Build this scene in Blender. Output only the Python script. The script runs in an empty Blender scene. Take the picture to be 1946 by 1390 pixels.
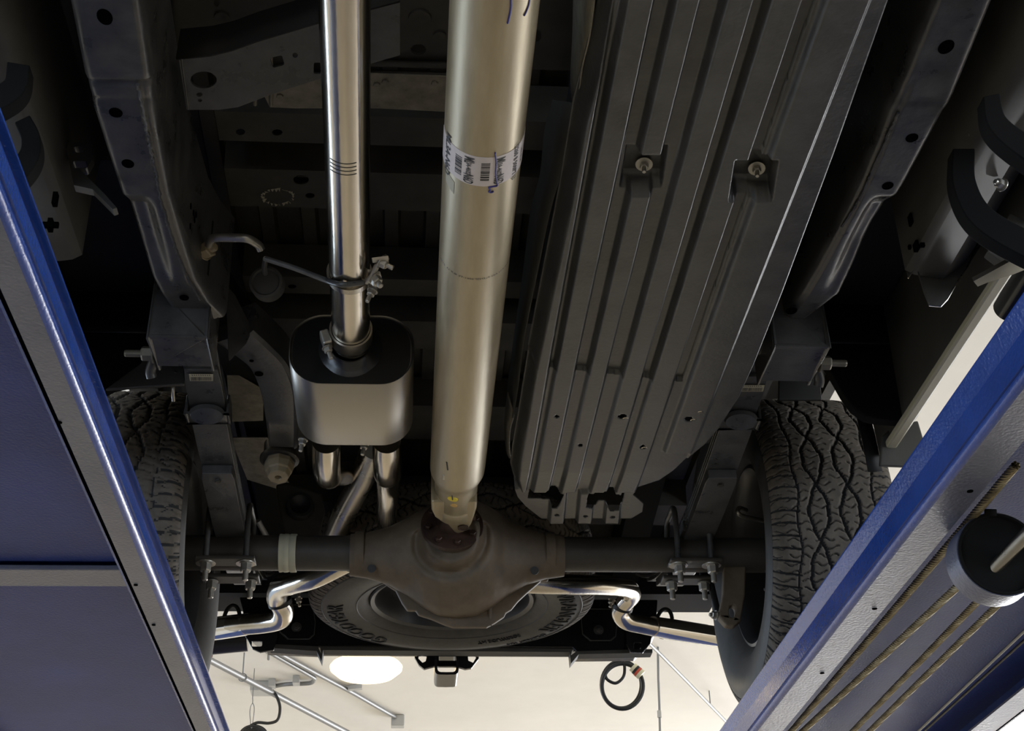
import bpy, bmesh, math, random
import numpy as np
from mathutils import Vector, Matrix, noise
from mathutils.geometry import tessellate_polygon
random.seed(4)
PI = math.pi
sc = bpy.context.scene
COL = sc.collection

# ------------------------------------------------------------------ camera
F = 2800.0
_dy = np.array([-213., -1571., -F]); _dy /= np.linalg.norm(_dy)
_L = F * F / (213 - 1571 * .0135)
_dx = np.array([_L, -.0135 * _L, -F]); _dx /= np.linalg.norm(_dx)
_dz = np.cross(_dx, _dy)
R = np.array([_dx, _dy, _dz])
CAM = np.array([-.14, 0., .9])
cd = bpy.data.cameras.new('camera'); cam = bpy.data.objects.new('camera', cd); COL.objects.link(cam)
cd.sensor_width = 36; cd.lens = 36 * F / 1946; cd.clip_end = 200; cd.clip_start = .01
M4 = Matrix(((R[0][0], R[0][1], R[0][2], CAM[0]), (R[1][0], R[1][1], R[1][2], CAM[1]), (R[2][0], R[2][1], R[2][2], CAM[2]), (0, 0, 0, 1)))
cam.matrix_world = M4
sc.camera = cam
# ------------------------------------------------------------------ world, lights, exposure
RA = math.radians(25.9)                       # the bay stands turned against the building
def room(u, v, z):                            # building coordinates -> world
    return Vector((u * math.cos(RA) + v * math.sin(RA), -u * math.sin(RA) + v * math.cos(RA), z))
w = bpy.data.worlds.new('world'); sc.world = w; w.use_nodes = True
w.node_tree.nodes['Background'].inputs[0].default_value = (.55, .72, 1, 1)
w.node_tree.nodes['Background'].inputs[1].default_value = 1.0
def area(name, u, v, z, sx, sz, aim, power, col):
    l = bpy.data.lights.new(name, 'AREA'); l.shape = 'RECTANGLE'; l.size = sx; l.size_y = sz; l.energy = power; l.color = col
    o = bpy.data.objects.new(name, l); COL.objects.link(o); o.location = room(u, v, z)
    d = room(*aim) - room(u, v, z); o.rotation_euler = d.to_track_quat('-Z', 'Y').to_euler(); return o
area('daylight_door_behind', -3.5, -7.3, 2.0, 5.0, 3.6, (-3.5, 0, 2.0), 230, (.68, .83, 1))
area('daylight_door_right', 9.3, 3.0, 2.1, 5.0, 3.8, (0, 3.0, 2.1), 420, (.86, .93, 1))
area('daylight_windows_left', -9.3, 4.0, 2.6, 5.0, 1.4, (0, 4.0, 2.2), 230, (.66, .81, 1))
area('daylight_windows_far', 1, 22.3, 2.2, 12.0, 3.0, (1, 0, 3.6), 1750, (.97, .98, 1))
for i_, (u_, v_, e_) in enumerate(((-6.5, 1.0, 80), (3.2, -4.0, 50), (6.5, 6.5, 110), (-5.5, 9, 120), (6.0, 14, 120))):
    area('hall_lamp_light', u_, v_, 4.6, .6, .6, (u_, v_ + .001, 0), e_, (1, .78, .48))
sc.view_settings.view_transform = 'Standard'; sc.view_settings.look = 'None'
sc.view_settings.gamma = 1; sc.view_settings.use_curve_mapping = False
sc.view_settings.exposure = 0.0
try:
    sc.cycles.use_denoising = True; sc.cycles.max_bounces = 8; sc.cycles.diffuse_bounces = 5; sc.cycles.glossy_bounces = 5
    sc.cycles.sample_clamp_indirect = 4
except Exception: pass

# ------------------------------------------------------------------ helpers
def P(px, py, x=None, y=None, z=None):
    """point of the place seen at that pixel of the photograph, on the plane x=, y= or z="""
    r = R @ np.array([px - 973, -(py - 695), -F]) / F
    if x is not None: t = (x - CAM[0]) / r[0]
    elif y is not None: t = (y - CAM[1]) / r[1]
    else: t = (z - CAM[2]) / r[2]
    return Vector(CAM + t * r)
def PP(px, py, o, n):
    r = Vector(R @ np.array([px - 973, -(py - 695), -F]) / F); c = Vector(CAM)
    return c + r * ((Vector(o) - c).dot(n) / r.dot(n))

def mat(name, col, rough=.5, metal=0., var=.0, vscale=8., col2=None, bump=0., bscale=60., emit=0., stretch=None, coat=0., rvar=0., spec=.5):
    m = bpy.data.materials.new(name); m.use_nodes = True; nt = m.node_tree; b = nt.nodes['Principled BSDF']
    b.inputs['Base Color'].default_value = (*col, 1); b.inputs['Roughness'].default_value = rough; b.inputs['Metallic'].default_value = metal
    b.inputs['Specular IOR Level'].default_value = spec
    if coat: b.inputs['Coat Weight'].default_value = coat; b.inputs['Coat Roughness'].default_value = .12
    tc = nt.nodes.new('ShaderNodeTexCoord'); mp = nt.nodes.new('ShaderNodeMapping'); nt.links.new(tc.outputs['Object'], mp.inputs[0])
    if stretch: mp.inputs['Scale'].default_value = stretch
    if var or col2:
        n = nt.nodes.new('ShaderNodeTexNoise'); n.inputs['Scale'].default_value = vscale; n.inputs['Detail'].default_value = 6; n.inputs['Roughness'].default_value = .62
        nt.links.new(mp.outputs[0], n.inputs[0])
        cr = nt.nodes.new('ShaderNodeValToRGB'); c2 = col2 or tuple(min(1, c * (1 + var)) for c in col)
        cr.color_ramp.elements[0].position = .28; cr.color_ramp.elements[1].position = .78
        cr.color_ramp.elements[0].color = (*[c * (1 - var) for c in col], 1); cr.color_ramp.elements[1].color = (*c2, 1)
        nt.links.new(n.outputs[0], cr.inputs[0]); nt.links.new(cr.outputs[0], b.inputs['Base Color'])
        if rvar:
            mr = nt.nodes.new('ShaderNodeMapRange'); mr.inputs[1].default_value = .3; mr.inputs[2].default_value = .7
            mr.inputs[3].default_value = max(.03, rough - rvar); mr.inputs[4].default_value = rough + rvar
            nt.links.new(n.outputs[0], mr.inputs[0]); nt.links.new(mr.outputs[0], b.inputs['Roughness'])
    if bump:
        n2 = nt.nodes.new('ShaderNodeTexNoise'); n2.inputs['Scale'].default_value = bscale; n2.inputs['Detail'].default_value = 3
        nt.links.new(mp.outputs[0], n2.inputs[0])
        bp = nt.nodes.new('ShaderNodeBump'); bp.inputs['Strength'].default_value = bump; bp.inputs['Distance'].default_value = .002
        nt.links.new(n2.outputs[0], bp.inputs['Height']); nt.links.new(bp.outputs[0], b.inputs['Normal'])
    if emit:
        b.inputs['Emission Color'].default_value = (*col, 1); b.inputs['Emission Strength'].default_value = emit
    return m
M = {}
M['frame'] = mat('frame_paint', (.050, .051, .053), .33, .0, .35, 14, (.095, .094, .092), .25, 90, rvar=.10)
M['hole'] = mat('hole_shade_black', (.002, .002, .002), 1., spec=0.)  # glossless black: the shade inside holes, painted onto solid metal
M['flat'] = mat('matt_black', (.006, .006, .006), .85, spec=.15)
M['bolt'] = mat('dull_bolt', (.16, .145, .11), .5, .6, .2, 50)
M['dark'] = mat('dark_underbody', (.006, .006, .006), .7, 0, .3, 6)
M['bed'] = mat('dusty_bed_steel', (.037, .034, .028), .6, 0, .35, 9, (.070, .064, .053), .2, 50)
M['bed2'] = mat('bare_heat_shield', (.20, .18, .14), .5, .3, .35, 30, (.32, .29, .23), .5, 60)
M['alu'] = mat('dull_aluminium', (.36, .298, .185), .40, .5, .16, 12, (.44, .37, .25), .12, 40, stretch=(2.2, .35, 2.2), rvar=.07)  # yellowed base puts the warm floor reflection into the metal
M['steel'] = mat('polished_stainless', (.54, .49, .41), .17, 1., .14, 10, (.62, .57, .49), .06, 70, stretch=(3, .4, 3), rvar=.05)
M['steel2'] = mat('satin_stainless', (.40, .375, .33), .30, 1., .10, 8, (.47, .44, .39), .05, 70, rvar=.05)
M['mufskin'] = mat('satin_muffler_skin', (.33, .31, .275), .36, 1.)
M['chrome'] = mat('chrome', (.80, .78, .74), .05, 1.)
M['mufend'] = mat('muffler_end', (.004, .004, .004), .45, 0., spec=.2)  # near-black base holds the dark surroundings the end plate would reflect
M['zinc'] = mat('zinc_plating', (.40, .38, .34), .35, .8, .2, 60)
M['cast'] = mat('rusty_cast_iron', (.085, .062, .040), .62, .0, .3, 9, (.15, .112, .073), .5, 45)
M['rust'] = mat('dark_rust', (.030, .016, .011), .5, .3, .4, 30, (.065, .034, .024), .5, 60)
M['axle'] = mat('axle_tube_paint', (.036, .032, .027), .5, 0, .3, 12, (.05, .043, .035), .3, 60)
M['skid'] = mat('skid_plate_steel', (.055, .055, .054), .36, .25, .22, 11, (.088, .088, .086), .25, 110, rvar=.07)
M['rubber'] = mat('tire_rubber', (.030, .029, .027), .6, 0, .25, 25, (.045, .042, .038), .15, 90)
M['tread'] = mat('tread_rubber', (.085, .072, .057), .75, 0, .3, 40, (.12, .10, .078), .2, 140)
M['groove'] = mat('groove_shade_rubber', (.010, .010, .010), .8)  # rubber darkened for the shade inside tread grooves; lettering uses it too
M['black'] = mat('black_rubber', (.010, .010, .010), .5)
M['gloss'] = mat('black_gloss', (.012, .012, .013), .22)
M['rim'] = mat('wheel_rim_paint', (.05, .05, .052), .35, .4, .3, 10)
M['blue'] = mat('blue_lift_enamel', (.010, .048, .27), .22, 0, .2, 7, (.016, .07, .36), .35, 160, coat=.15)
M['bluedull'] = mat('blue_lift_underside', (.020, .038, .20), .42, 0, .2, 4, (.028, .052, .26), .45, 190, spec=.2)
M['lip'] = mat('worn_blue_lip', (.11, .125, .20), .30, .2, .2, 6, (.16, .17, .23), .45, 170)
M['paper'] = mat('white_sticker_paper', (.62, .56, .55), .6, 0, .05, 30)
M['paperold'] = mat('yellowed_label', (.42, .40, .30), .6, 0, .1, 30)
M['ink'] = mat('black_ink', (.02, .02, .02), .6)
M['pen'] = mat('blue_marker_ink', (.03, .025, .17), .5)
M['yellow'] = mat('yellow_paint', (.75, .60, .03), .5)
M['amber'] = mat('amber_paint', (.55, .33, .08), .5)
M['tan'] = mat('tan_urethane', (.24, .19, .115), .6, 0, .25, 25, (.33, .27, .18), .2, 50)
M['cream'] = mat('cream_body_paint', (.46, .43, .31), .5)
M['body'] = mat('body_underseal', (.048, .046, .040), .68, 0, .3, 5, (.070, .067, .058), .15, 50)
M['bodydk'] = mat('cab_floor_paint', (.040, .039, .036), .38, 0, .2, 4)
M['rope'] = mat('greasy_wire_rope', (.26, .21, .12), .45, .5, .3, 120, (.38, .32, .19))
M['conduit'] = mat('galvanised_conduit', (.26, .265, .27), .45, .5)
M['ceil'] = mat('white_ceiling_plaster', (.80, .78, .74), .75, 0, .04, 1.5, (.84, .82, .78), .5, 9)
M['wallm'] = mat('wall_paint', (.66, .65, .62), .8, 0, .05, 2)
M['floorm'] = mat('warm_tinted_floor', (.37, .33, .26), .42, 0, .12, 1.2, (.44, .395, .32), .1, 20)  # floor tinted warm to throw yellowish light up at the underside
M['glow'] = mat('lamp_diffuser', (1, .80, .44), .5, emit=2.8)
M['shade'] = mat('lamp_reflector', (.80, .74, .60), .4)
M['plug'] = mat('ivory_plug', (.75, .68, .45), .5)
M['redp'] = mat('red_plastic', (.55, .08, .04), .4)
M['box'] = mat('grey_steel_box', (.45, .45, .44), .4, .5)

def put(o, parent=None, kind=None, label=None, cat=None, group=None):
    if parent is not None: o.parent = parent
    if kind: o['kind'] = kind
    if label: o['label'] = label
    if cat: o['category'] = cat
    if group: o['group'] = group
    return o
def mobj(name, V, Fc, m, parent=None, smooth=False, label=None, bevel=0., mats=None, fm=None, auto=None):
    me = bpy.data.meshes.new(name); me.from_pydata([tuple(v) for v in V], [], Fc)
    for mm in (mats or [m]): me.materials.append(mm)
    if fm is not None:
        for p, i in zip(me.polygons, fm): p.material_index = i
    bm = bmesh.new(); bm.from_mesh(me); bmesh.ops.remove_doubles(bm, verts=bm.verts, dist=1e-6); bmesh.ops.recalc_face_normals(bm, faces=bm.faces)
    if auto or smooth:
        for f in bm.faces: f.smooth = True
        lim = auto or math.radians(40)
        for e in bm.edges:
            if len(e.link_faces) == 2 and e.calc_face_angle(0) > lim: e.smooth = False
    bm.to_mesh(me); bm.free()
    o = bpy.data.objects.new(name, me); COL.objects.link(o)
    if parent is not None:
        o.parent = parent
        o.matrix_parent_inverse = Matrix.Identity(4)
        off = world_loc(parent)
        if off.length > 1e-9: me.transform(Matrix.Translation(-off))
    if label: o['label'] = label
    if bevel:
        b = o.modifiers.new('bevel', 'BEVEL'); b.width = bevel; b.segments = 2; b.limit_method = 'ANGLE'; b.angle_limit = math.radians(40)
    return o
def world_loc(o):
    v = Vector((0, 0, 0))
    while o is not None: v += Vector(o.location); o = o.parent
    return v
def thing(name, loc, label, cat, group=None):
    o = bpy.data.objects.new(name, None); COL.objects.link(o); o.location = loc; o.empty_display_size = .05
    return put(o, None, None, label, cat, group)
def boxg(p0, p1):
    (a, b, c), (d, e, f) = p0, p1
    V = [(a, b, c), (d, b, c), (d, e, c), (a, e, c), (a, b, f), (d, b, f), (d, e, f), (a, e, f)]
    return V, [(0, 3, 2, 1), (4, 5, 6, 7), (0, 1, 5, 4), (1, 2, 6, 5), (2, 3, 7, 6), (3, 0, 4, 7)]
def box(name, p0, p1, m, parent=None, bevel=0., label=None, **k):
    V, Fc = boxg(p0, p1); return mobj(name, V, Fc, m, parent, label=label, bevel=bevel, **k)
def join(parts):
    V, Fc = [], []
    for v, f in parts:
        n = len(V); V += [tuple(q) for q in v]; Fc += [tuple(i + n for i in g) for g in f]
    return V, Fc
def sheetg(outline, holes, depth):
    """flat sheet (3D outline, 3D holes) extruded by the vector depth"""
    loops = [[Vector(p) for p in outline]] + [[Vector(p) for p in h] for h in holes]
    tris = tessellate_polygon(loops); flat = [p for l in loops for p in l]; n = len(flat)
    V = flat + [p + depth for p in flat]; Fc = [tuple(t) for t in tris] + [tuple(i + n for i in reversed(t)) for t in tris]
    s = 0
    for l in loops:
        k = len(l)
        for i in range(k): a, b = s + i, s + (i + 1) % k; Fc.append((a, b, b + n, a + n))
        s += k
    return V, Fc
def ell(cx, cy, rx, ry, n=18, rot=0., p=2.):
    out = []
    for i in range(n):
        t = 2 * PI * i / n; c, s_ = math.cos(t), math.sin(t)
        a = math.copysign(abs(c) ** (2 / p), c) * rx; b = math.copysign(abs(s_) ** (2 / p), s_) * ry
        out.append((cx + a * math.cos(rot) - b * math.sin(rot), cy + a * math.sin(rot) + b * math.cos(rot)))
    return out
def sheet(name, pix, m, parent, depth, holes=(), label=None, o=None, n=None, bevel=0., x=None, y=None, z=None, smooth=False):
    f = (lambda p: PP(p[0], p[1], o, n)) if o is not None else (lambda p: P(p[0], p[1], x=x, y=y, z=z))
    V, Fc = sheetg([f(p) for p in pix], [[f(p) for p in h] for h in holes], Vector(depth))
    return mobj(name, V, Fc, m, parent, label=label, bevel=bevel, smooth=smooth)
def crom(pts, n=8):
    pts = [Vector(p) for p in pts]; out = []
    q = [pts[0] * 2 - pts[1]] + pts + [pts[-1] * 2 - pts[-2]]
    for i in range(1, len(q) - 2):
        a, b, c, d = q[i - 1:i + 3]
        for k in range(n):
            t = k / n
            out.append(.5 * ((2 * b) + (c - a) * t + (2 * a - 5 * b + 4 * c - d) * t * t + (3 * b - a - 3 * c + d) * t ** 3))
    out.append(pts[-1]); return out
def tubeg(pts, r, seg=24, caps=True):
    pts = [Vector(p) for p in pts]; n = len(pts); rr = r if isinstance(r, (list, tuple)) else [r] * n
    T = [(pts[min(i + 1, n - 1)] - pts[max(i - 1, 0)]).normalized() for i in range(n)]
    u = T[0].orthogonal().normalized(); V = []; Fc = []
    for i in range(n):
        u = (u - T[i] * u.dot(T[i])).normalized(); v = T[i].cross(u)
        for k in range(seg):
            a = 2 * PI * k / seg; V.append(pts[i] + (u * math.cos(a) + v * math.sin(a)) * rr[i])
    for i in range(n - 1):
        for k in range(seg):
            a, b = i * seg + k, i * seg + (k + 1) % seg; Fc.append((a, b, b + seg, a + seg))
    if caps: Fc.append(tuple(reversed(range(seg)))); Fc.append(tuple((n - 1) * seg + k for k in range(seg)))
    return V, Fc
def tube(name, pts, r, m, parent=None, seg=24, smooth=True, label=None, curve=0, caps=True, bevel=0.):
    if curve: pts = crom(pts, curve)
    V, Fc = tubeg(pts, r, seg, caps); return mobj(name, V, Fc, m, parent, smooth=smooth, label=label, bevel=bevel)
def latheg(o, ax, prof, seg=48, up=None):
    o = Vector(o); ax = Vector(ax).normalized(); u = (Vector(up) if up else ax.orthogonal()); u = (u - ax * u.dot(ax)).normalized(); v = ax.cross(u); V = []; Fc = []
    for t, r in prof:
        for k in range(seg):
            a = 2 * PI * k / seg; V.append(o + ax * t + (u * math.cos(a) + v * math.sin(a)) * max(r, 1e-5))
    for i in range(len(prof) - 1):
        for k in range(seg):
            a, b = i * seg + k, i * seg + (k + 1) % seg; Fc.append((a, b, b + seg, a + seg))
    return V, Fc
def lathe(name, o, ax, prof, m, parent=None, seg=48, label=None, smooth=True, **k):
    V, Fc = latheg(o, ax, prof, seg); return mobj(name, V, Fc, m, parent, smooth=smooth, label=label, **k)
def boltg(o, ax, r, h, shank=0., washer=0.):
    """hexagon head (with washer and a threaded end)"""
    ax = Vector(ax).normalized(); o = Vector(o); parts = []
    if washer: parts.append(latheg(o, ax, [(0, 0), (0, washer), (.15 * h, washer), (.15 * h, 0)], 20)); o = o + ax * .15 * h
    parts.append(latheg(o, ax, [(0, 0), (0, r), (h * .85, r), (h, r * .85), (h, 0)], 6))
    if shank: parts.append(latheg(o + ax * h, ax, [(0, r * .5), (shank * .9, r * .5), (shank, r * .4), (shank, 0)], 12))
    return join(parts)
def bolt(name, o, ax, r, h, m, parent, shank=0., washer=0., label=None):
    V, Fc = boltg(o, ax, r, h, shank, washer); return mobj(name, V, Fc, m, parent, label=label)
def textg(body, size, ext=0., bold=0.):
    c = bpy.data.curves.new('t', 'FONT'); c.body = body; c.size = size; c.extrude = ext; c.offset = bold; c.align_x = 'CENTER'; c.align_y = 'CENTER'; c.resolution_u = 2
    o = bpy.data.objects.new('t', c); COL.objects.link(o); dg = bpy.context.evaluated_depsgraph_get(); dg.update()
    me = bpy.data.meshes.new_from_object(o.evaluated_get(dg))
    bm = bmesh.new(); bm.from_mesh(me); bmesh.ops.triangulate(bm, faces=bm.faces)
    for _ in range(2):
        long = [e for e in bm.edges if e.calc_length() > size * .22]
        if long: bmesh.ops.subdivide_edges(bm, edges=long, cuts=1)
    V = [tuple(v.co) for v in bm.verts]; bm.verts.index_update(); Fc = [tuple(v.index for v in f.verts) for f in bm.faces]; bm.free()
    bpy.data.objects.remove(o); bpy.data.curves.remove(c); bpy.data.meshes.remove(me); return V, Fc

# ================================================================== SETTING
def rquad(name, pts, m, thick):
    V, Fc = sheetg(pts, [], Vector(thick)); return put(mobj(name, V, Fc, m), None, 'structure')
U0, U1, V0, V1, H = -9.5, 9.5, -7.5, 22.5, 5.0
rquad('floor', [room(U0, V0, 0), room(U1, V0, 0), room(U1, V1, 0), room(U0, V1, 0)], M['floorm'], (0, 0, -.2))
rquad('ceiling', [room(U0, V0, H), room(U1, V0, H), room(U1, V1, H), room(U0, V1, H)], M['ceil'], (0, 0, .2))
def wall(name, a, b, holes):
    f = lambda s, z: Vector(room(a[0] + (b[0] - a[0]) * s, a[1] + (b[1] - a[1]) * s, z))
    n = (f(1, 0) - f(0, 0)).cross(Vector((0, 0, 1))).normalized() * .2
    V, Fc = sheetg([f(0, 0), f(1, 0), f(1, H), f(0, H)], [[f(s0, z0), f(s1, z0), f(s1, z1), f(s0, z1)] for s0, s1, z0, z1 in holes], n)
    return put(mobj(name, V, Fc, M['wallm']), None, 'structure')
wall('wall_back', (U0, V0), (U1, V0), [(.18, .45, .05, 3.9)])
wall('wall_right', (U1, V0), (U1, V1), [(.26, .44, .05, 4.1)])
wall('wall_front', (U1, V1), (U0, V1), [(.05, .55, 1.9, 4.5)])
wall('wall_left', (U0, V1), (U0, V0), [(.45, .77, 1.4, 3.8)])

# ================================================================== LIFT RUNWAYS
def runway(name, sgn, xi, zs, lipw, lab):
    t = thing(name, (xi + sgn * .27, 2.0, 1.84), lab, 'car lift')
    za, zb = zs; X = lambda d: xi + sgn * d
    y0, y1 = -1.8, 6.4
    def prof(pts, m, nm, lb=None, bev=.0, smooth=True, ya=y0, yb=y1):
        n = len(pts); V = [(X(d), yy, z) for yy in (ya, yb) for d, z in pts]
        Fc = [(i, (i + 1) % n, n + (i + 1) % n, n + i) for i in range(n)]
        caps = tessellate_polygon([[Vector((d, z, 0)) for d, z in pts]]); Fc += [tuple(c) for c in caps] + [tuple(i + n for i in reversed(c)) for c in caps]
        return mobj(nm, V, Fc, m, t, smooth=smooth, label=lb, bevel=bev)
    # deck with the folded inner side
    W = .61
    prof([(-.012, 1.940), (-.012, 1.936), (.0, za + .012), (.0, zb + .010), (.004, zb + .006), (.010, zb + .008), (.010, 1.925), (W - .01, 1.925), (W - .01, zb), (W, zb), (W, 1.940)], M['blue'], 'runway_deck', 'blue enamelled folded steel deck')
    prof([(-.004, za + .002), (-.004, zb + .014), (.0, za - .01)][:2] + [(.002, zb + .014), (.002, za + .002)], M['blue'], 'side_strip')
    r = .011; arc = [(.0 + r - r * math.cos(a), zb + r - r * math.sin(a)) for a in [PI / 2 * k / 6 for k in range(7)]]
    prof(arc + [(r, zb + .004), (.006, zb + .010)], M['blue'], 'rolled_edge', 'glossy rolled blue bottom edge')
    prof([(r, zb), (r + .001, zb)] + [(lipw, zb), (lipw, zb + .005), (r, zb + .005)], M['lip'], 'bottom_lip', 'worn bottom lip rubbed to a grey sheen')
    prof([(W - lipw, zb), (W - .004, zb), (W - .004, zb + .005), (W - lipw, zb + .005)], M['lip'], 'bottom_lip')
    return t, X, prof
rwR, XR, profR = runway('lift_runway', 1, .694, (1.903, 1.850), .072, 'blue vehicle lift runway on the right, with wire ropes and a pulley underneath')
rwL, XL, profL = runway('lift_runway', -1, -.602, (1.925, 1.886), .052, 'blue vehicle lift runway on the left, with a smooth closed underside')
# left: cover plates under the runway, a cross seam and a bright strap
profL([(.055, 1.9125), (.60, 1.9125), (.60, 1.9175), (.055, 1.9175)], M['bluedull'], 'cover_panel', 'dull blue underside panel', yb=2.555)
profL([(.055, 1.9125), (.60, 1.9125), (.60, 1.9175), (.055, 1.9175)], M['bluedull'], 'cover_panel', yb=6.4, ya=2.60)
profL([(.053, 1.898), (.60, 1.898), (.60, 1.908), (.053, 1.908)], M['lip'], 'cross_strap', 'pale worn strap across the underside', ya=2.560, yb=2.645, bev=.002)
profL([(.046, 1.886), (.056, 1.886), (.056, 1.915), (.046, 1.915)], M['blue'], 'inner_flange')
# right: channel roof, ropes, pulley
profR([(.06, 1.914), (.60, 1.914), (.60, 1.921), (.06, 1.921)], M['bluedull'], 'channel_roof', 'dark blue underside above the ropes', yb=6.4)
profR([(.08, 1.8935), (.60, 1.8935), (.60, 1.8995), (.08, 1.8995)], M['lip'], 'cross_strap', ya=1.20, yb=1.86, bev=.002)
for yy in (2.08, 2.62, 3.02):
    V, Fc = latheg((.694 + .052, yy, 1.8495), (0, 0, -1), [(0, 0), (0, .005), (.0012, .005), (.0012, 0)], 14); mobj('drain_hole_shade', V, Fc, M['hole'], rwR)
for px_, py_ in ((113, 803), (258, 1112), (292, 1188)):
    p = P(px_, py_, z=1.8855); V, Fc = latheg(p, (0, 0, -1), [(0, 0), (0, .004), (.001, .004), (.001, 0)], 14); mobj('drain_hole_shade', V, Fc, M['hole'], rwL)
def rope(a, b, r, parent, lab=None):
    """laid wire rope: six helical strands round a core"""
    a, b = Vector(a), Vector(b); T = (b - a).normalized(); L = (b - a).length; u = T.orthogonal().normalized(); v = T.cross(u); parts = []
    n = int(L / .004)
    for s in range(6):
        pts = []
        for i in range(n + 1):
            d = L * i / n; ang = 2 * PI * (d / .060 + s / 6); pts.append(a + T * d + (u * math.cos(ang) + v * math.sin(ang)) * r * .66)
        parts.append(tubeg(pts, r * .37, 6, False))
    V, Fc = join(parts); return mobj('wire_rope', V, Fc, M['rope'], parent, smooth=True, label=lab)
zr = 1.868
def rp(p1, p2, z1, z2, r, lab=None):
    a, b = P(*p1, z=z1), P(*p2, z=z2); d = b - a
    rope(a - d * .25, b + d * .04, r, rwR, lab)
rp((1500, 1395), (1905, 915), zr, zr, .0075, 'greasy wire rope closest to the lip')
rp((1526, 1390), (1822, 1113), zr, zr - .03, .0075)
rp((1621, 1390), (1858, 1143), zr, zr - .02, .007)
rp((1653, 1390), (1896, 1150), zr - .01, zr - .03, .007)
# pulley (sheave) with its axle
pc = P(1896, 1058, z=1.80)
RT, UP = Vector(R[:, 0]), Vector(R[:, 1]); PN = Vector((-.02, -1.04, -.06)).normalized()
Vp, Fp = latheg(pc, PN, [(.012, 0), (.012, .030), (.008, .050), (.010, .064), (.016, .066), (.016, .070), (.004, .071), (-.006, .062), (-.030, .062), (-.040, .071), (-.046, .070), (-.046, 0)], 56)
mobj('pulley', Vp, Fp, M['flat'], rwR, smooth=True, label='black pulley wheel')
Vp, Fp = latheg(pc, PN, [(.012, .0695), (.013, .0725), (-.004, .0735), (-.044, .0735), (-.046, .070)], 56)
mobj('pulley_rim', Vp, Fp, M['lip'], rwR, smooth=True, label='grey worn pulley rim')
tube('pulley_axle', [pc + PN * .012 - RT * .016 - UP * .03, pc + PN * .045 + RT * .022 + UP * .012, pc + PN * .10 + RT * .10 + UP * .09], [.0115, .0115, .0125], M['steel2'], rwR, label='bare steel pulley axle')
tube('grease_nipple', [pc + UP * .068 - RT * .012, pc + UP * .078 - RT * .012], .010, M['flat'], rwR)
tube('hydraulic_line', [P(1745, 1390, z=1.87), P(1946, 1200, z=1.87), P(2100, 1060, z=1.87)], .0035, M['conduit'], rwR, 10, label='thin bright steel line')
tube('hydraulic_line', [P(1740, 1405, z=1.88), P(1946, 1218, z=1.88), P(2100, 1082, z=1.88)], .003, M['black'], rwR, 10, label='thin black line')

# ================================================================== TRUCK
truck = thing('pickup_truck', (.03, 3.62, 1.945), 'underside of a dark-framed pickup truck raised on the blue lift', 'truck')
def part(name, pts=None): pass

# ---- frame rails
def railstrip(name, st, sgn, depth, label):
    """st: (px outer, px inner, py, z) stations; smooth loft with pressed recess"""
    NS = 150; NC = 22
    A = np.array(st, float); tpos = np.arange(len(st)); rows = []
    ts = np.linspace(0, len(st) - 1, NS)
    for t in ts:
        po, pi_, py, z = [float(np.interp(t, tpos, A[:, k])) for k in range(4)]
        a, b = P(po, py, z=z), P(pi_, py, z=z); row = []
        wid = (b - a).length
        row.append(a + Vector((0, 0, depth))); row.append(a + Vector((0, 0, .03)))
        for c in range(NC + 1):
            s = c / NC; p = a.lerp(b, s); d = 0.
            e = min(s, 1 - s) * wid; rr = .014
            if e < rr: d += rr - math.sqrt(max(0, rr * rr - (rr - e) ** 2))
            # seam where the sleeve starts, pressed step, and the scooped recess further back
            d += .005 * math.exp(-((py - 158) / 5.) ** 2)
            d += .003 * math.exp(-((py - 192) / 7.) ** 2)
            if py > 158: d += .0025 * (1 if s > .80 else 0)
            if 372 < py < 560:
                k = min(1, (py - 372) / 30.) * min(1, (560 - py) / 90.)
                ed = .50 - .08 * (py - 372) / 188.
                d += .022 * k / (1 + math.exp((s - ed) / .045))
            row.append(p + Vector((0, 0, d)))
        row.append(b + Vector((0, 0, .03))); row.append(b + Vector((0, 0, depth)))
        rows.append(row)
    m = len(rows[0]); V = [p for r in rows for p in r]; Fc = []
    for i in range(NS - 1):
        for j in range(m):
            a, b = i * m + j, i * m + (j + 1) % m; Fc.append((a, b, b + m, a + m))
    Fc.append(tuple(range(m))); Fc.append(tuple((NS - 1) * m + j for j in reversed(range(m))))
    return mobj(name, V, Fc, M['frame'], truck, smooth=True, label=label, auto=math.radians(55))
zL = 2.45
stL = [(98, 232, -140, zL), (129, 268, -5, zL), (160, 290, 152, zL), (165, 291, 160, zL), (177, 297, 215, zL), (203, 311, 295, zL), (229, 326, 372, zL), (243, 337, 410, zL), (262, 355, 470, zL), (287, 376, 535, zL), (316, 402, 578, zL + .008), (338, 430, 606, zL + .02)]
stR = [(1955, 1840, -140, zL), (1893, 1778, -5, zL), (1811, 1697, 195, zL), (1797, 1686, 212, zL), (1770, 1668, 262, zL), (1722, 1632, 350, zL), (1690, 1607, 402, zL), (1665, 1588, 440, zL), (1628, 1550, 510, zL), (1598, 1520, 560, zL), (1545, 1495, 600, zL + .008), (1500, 1468, 632, zL + .02)]
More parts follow.
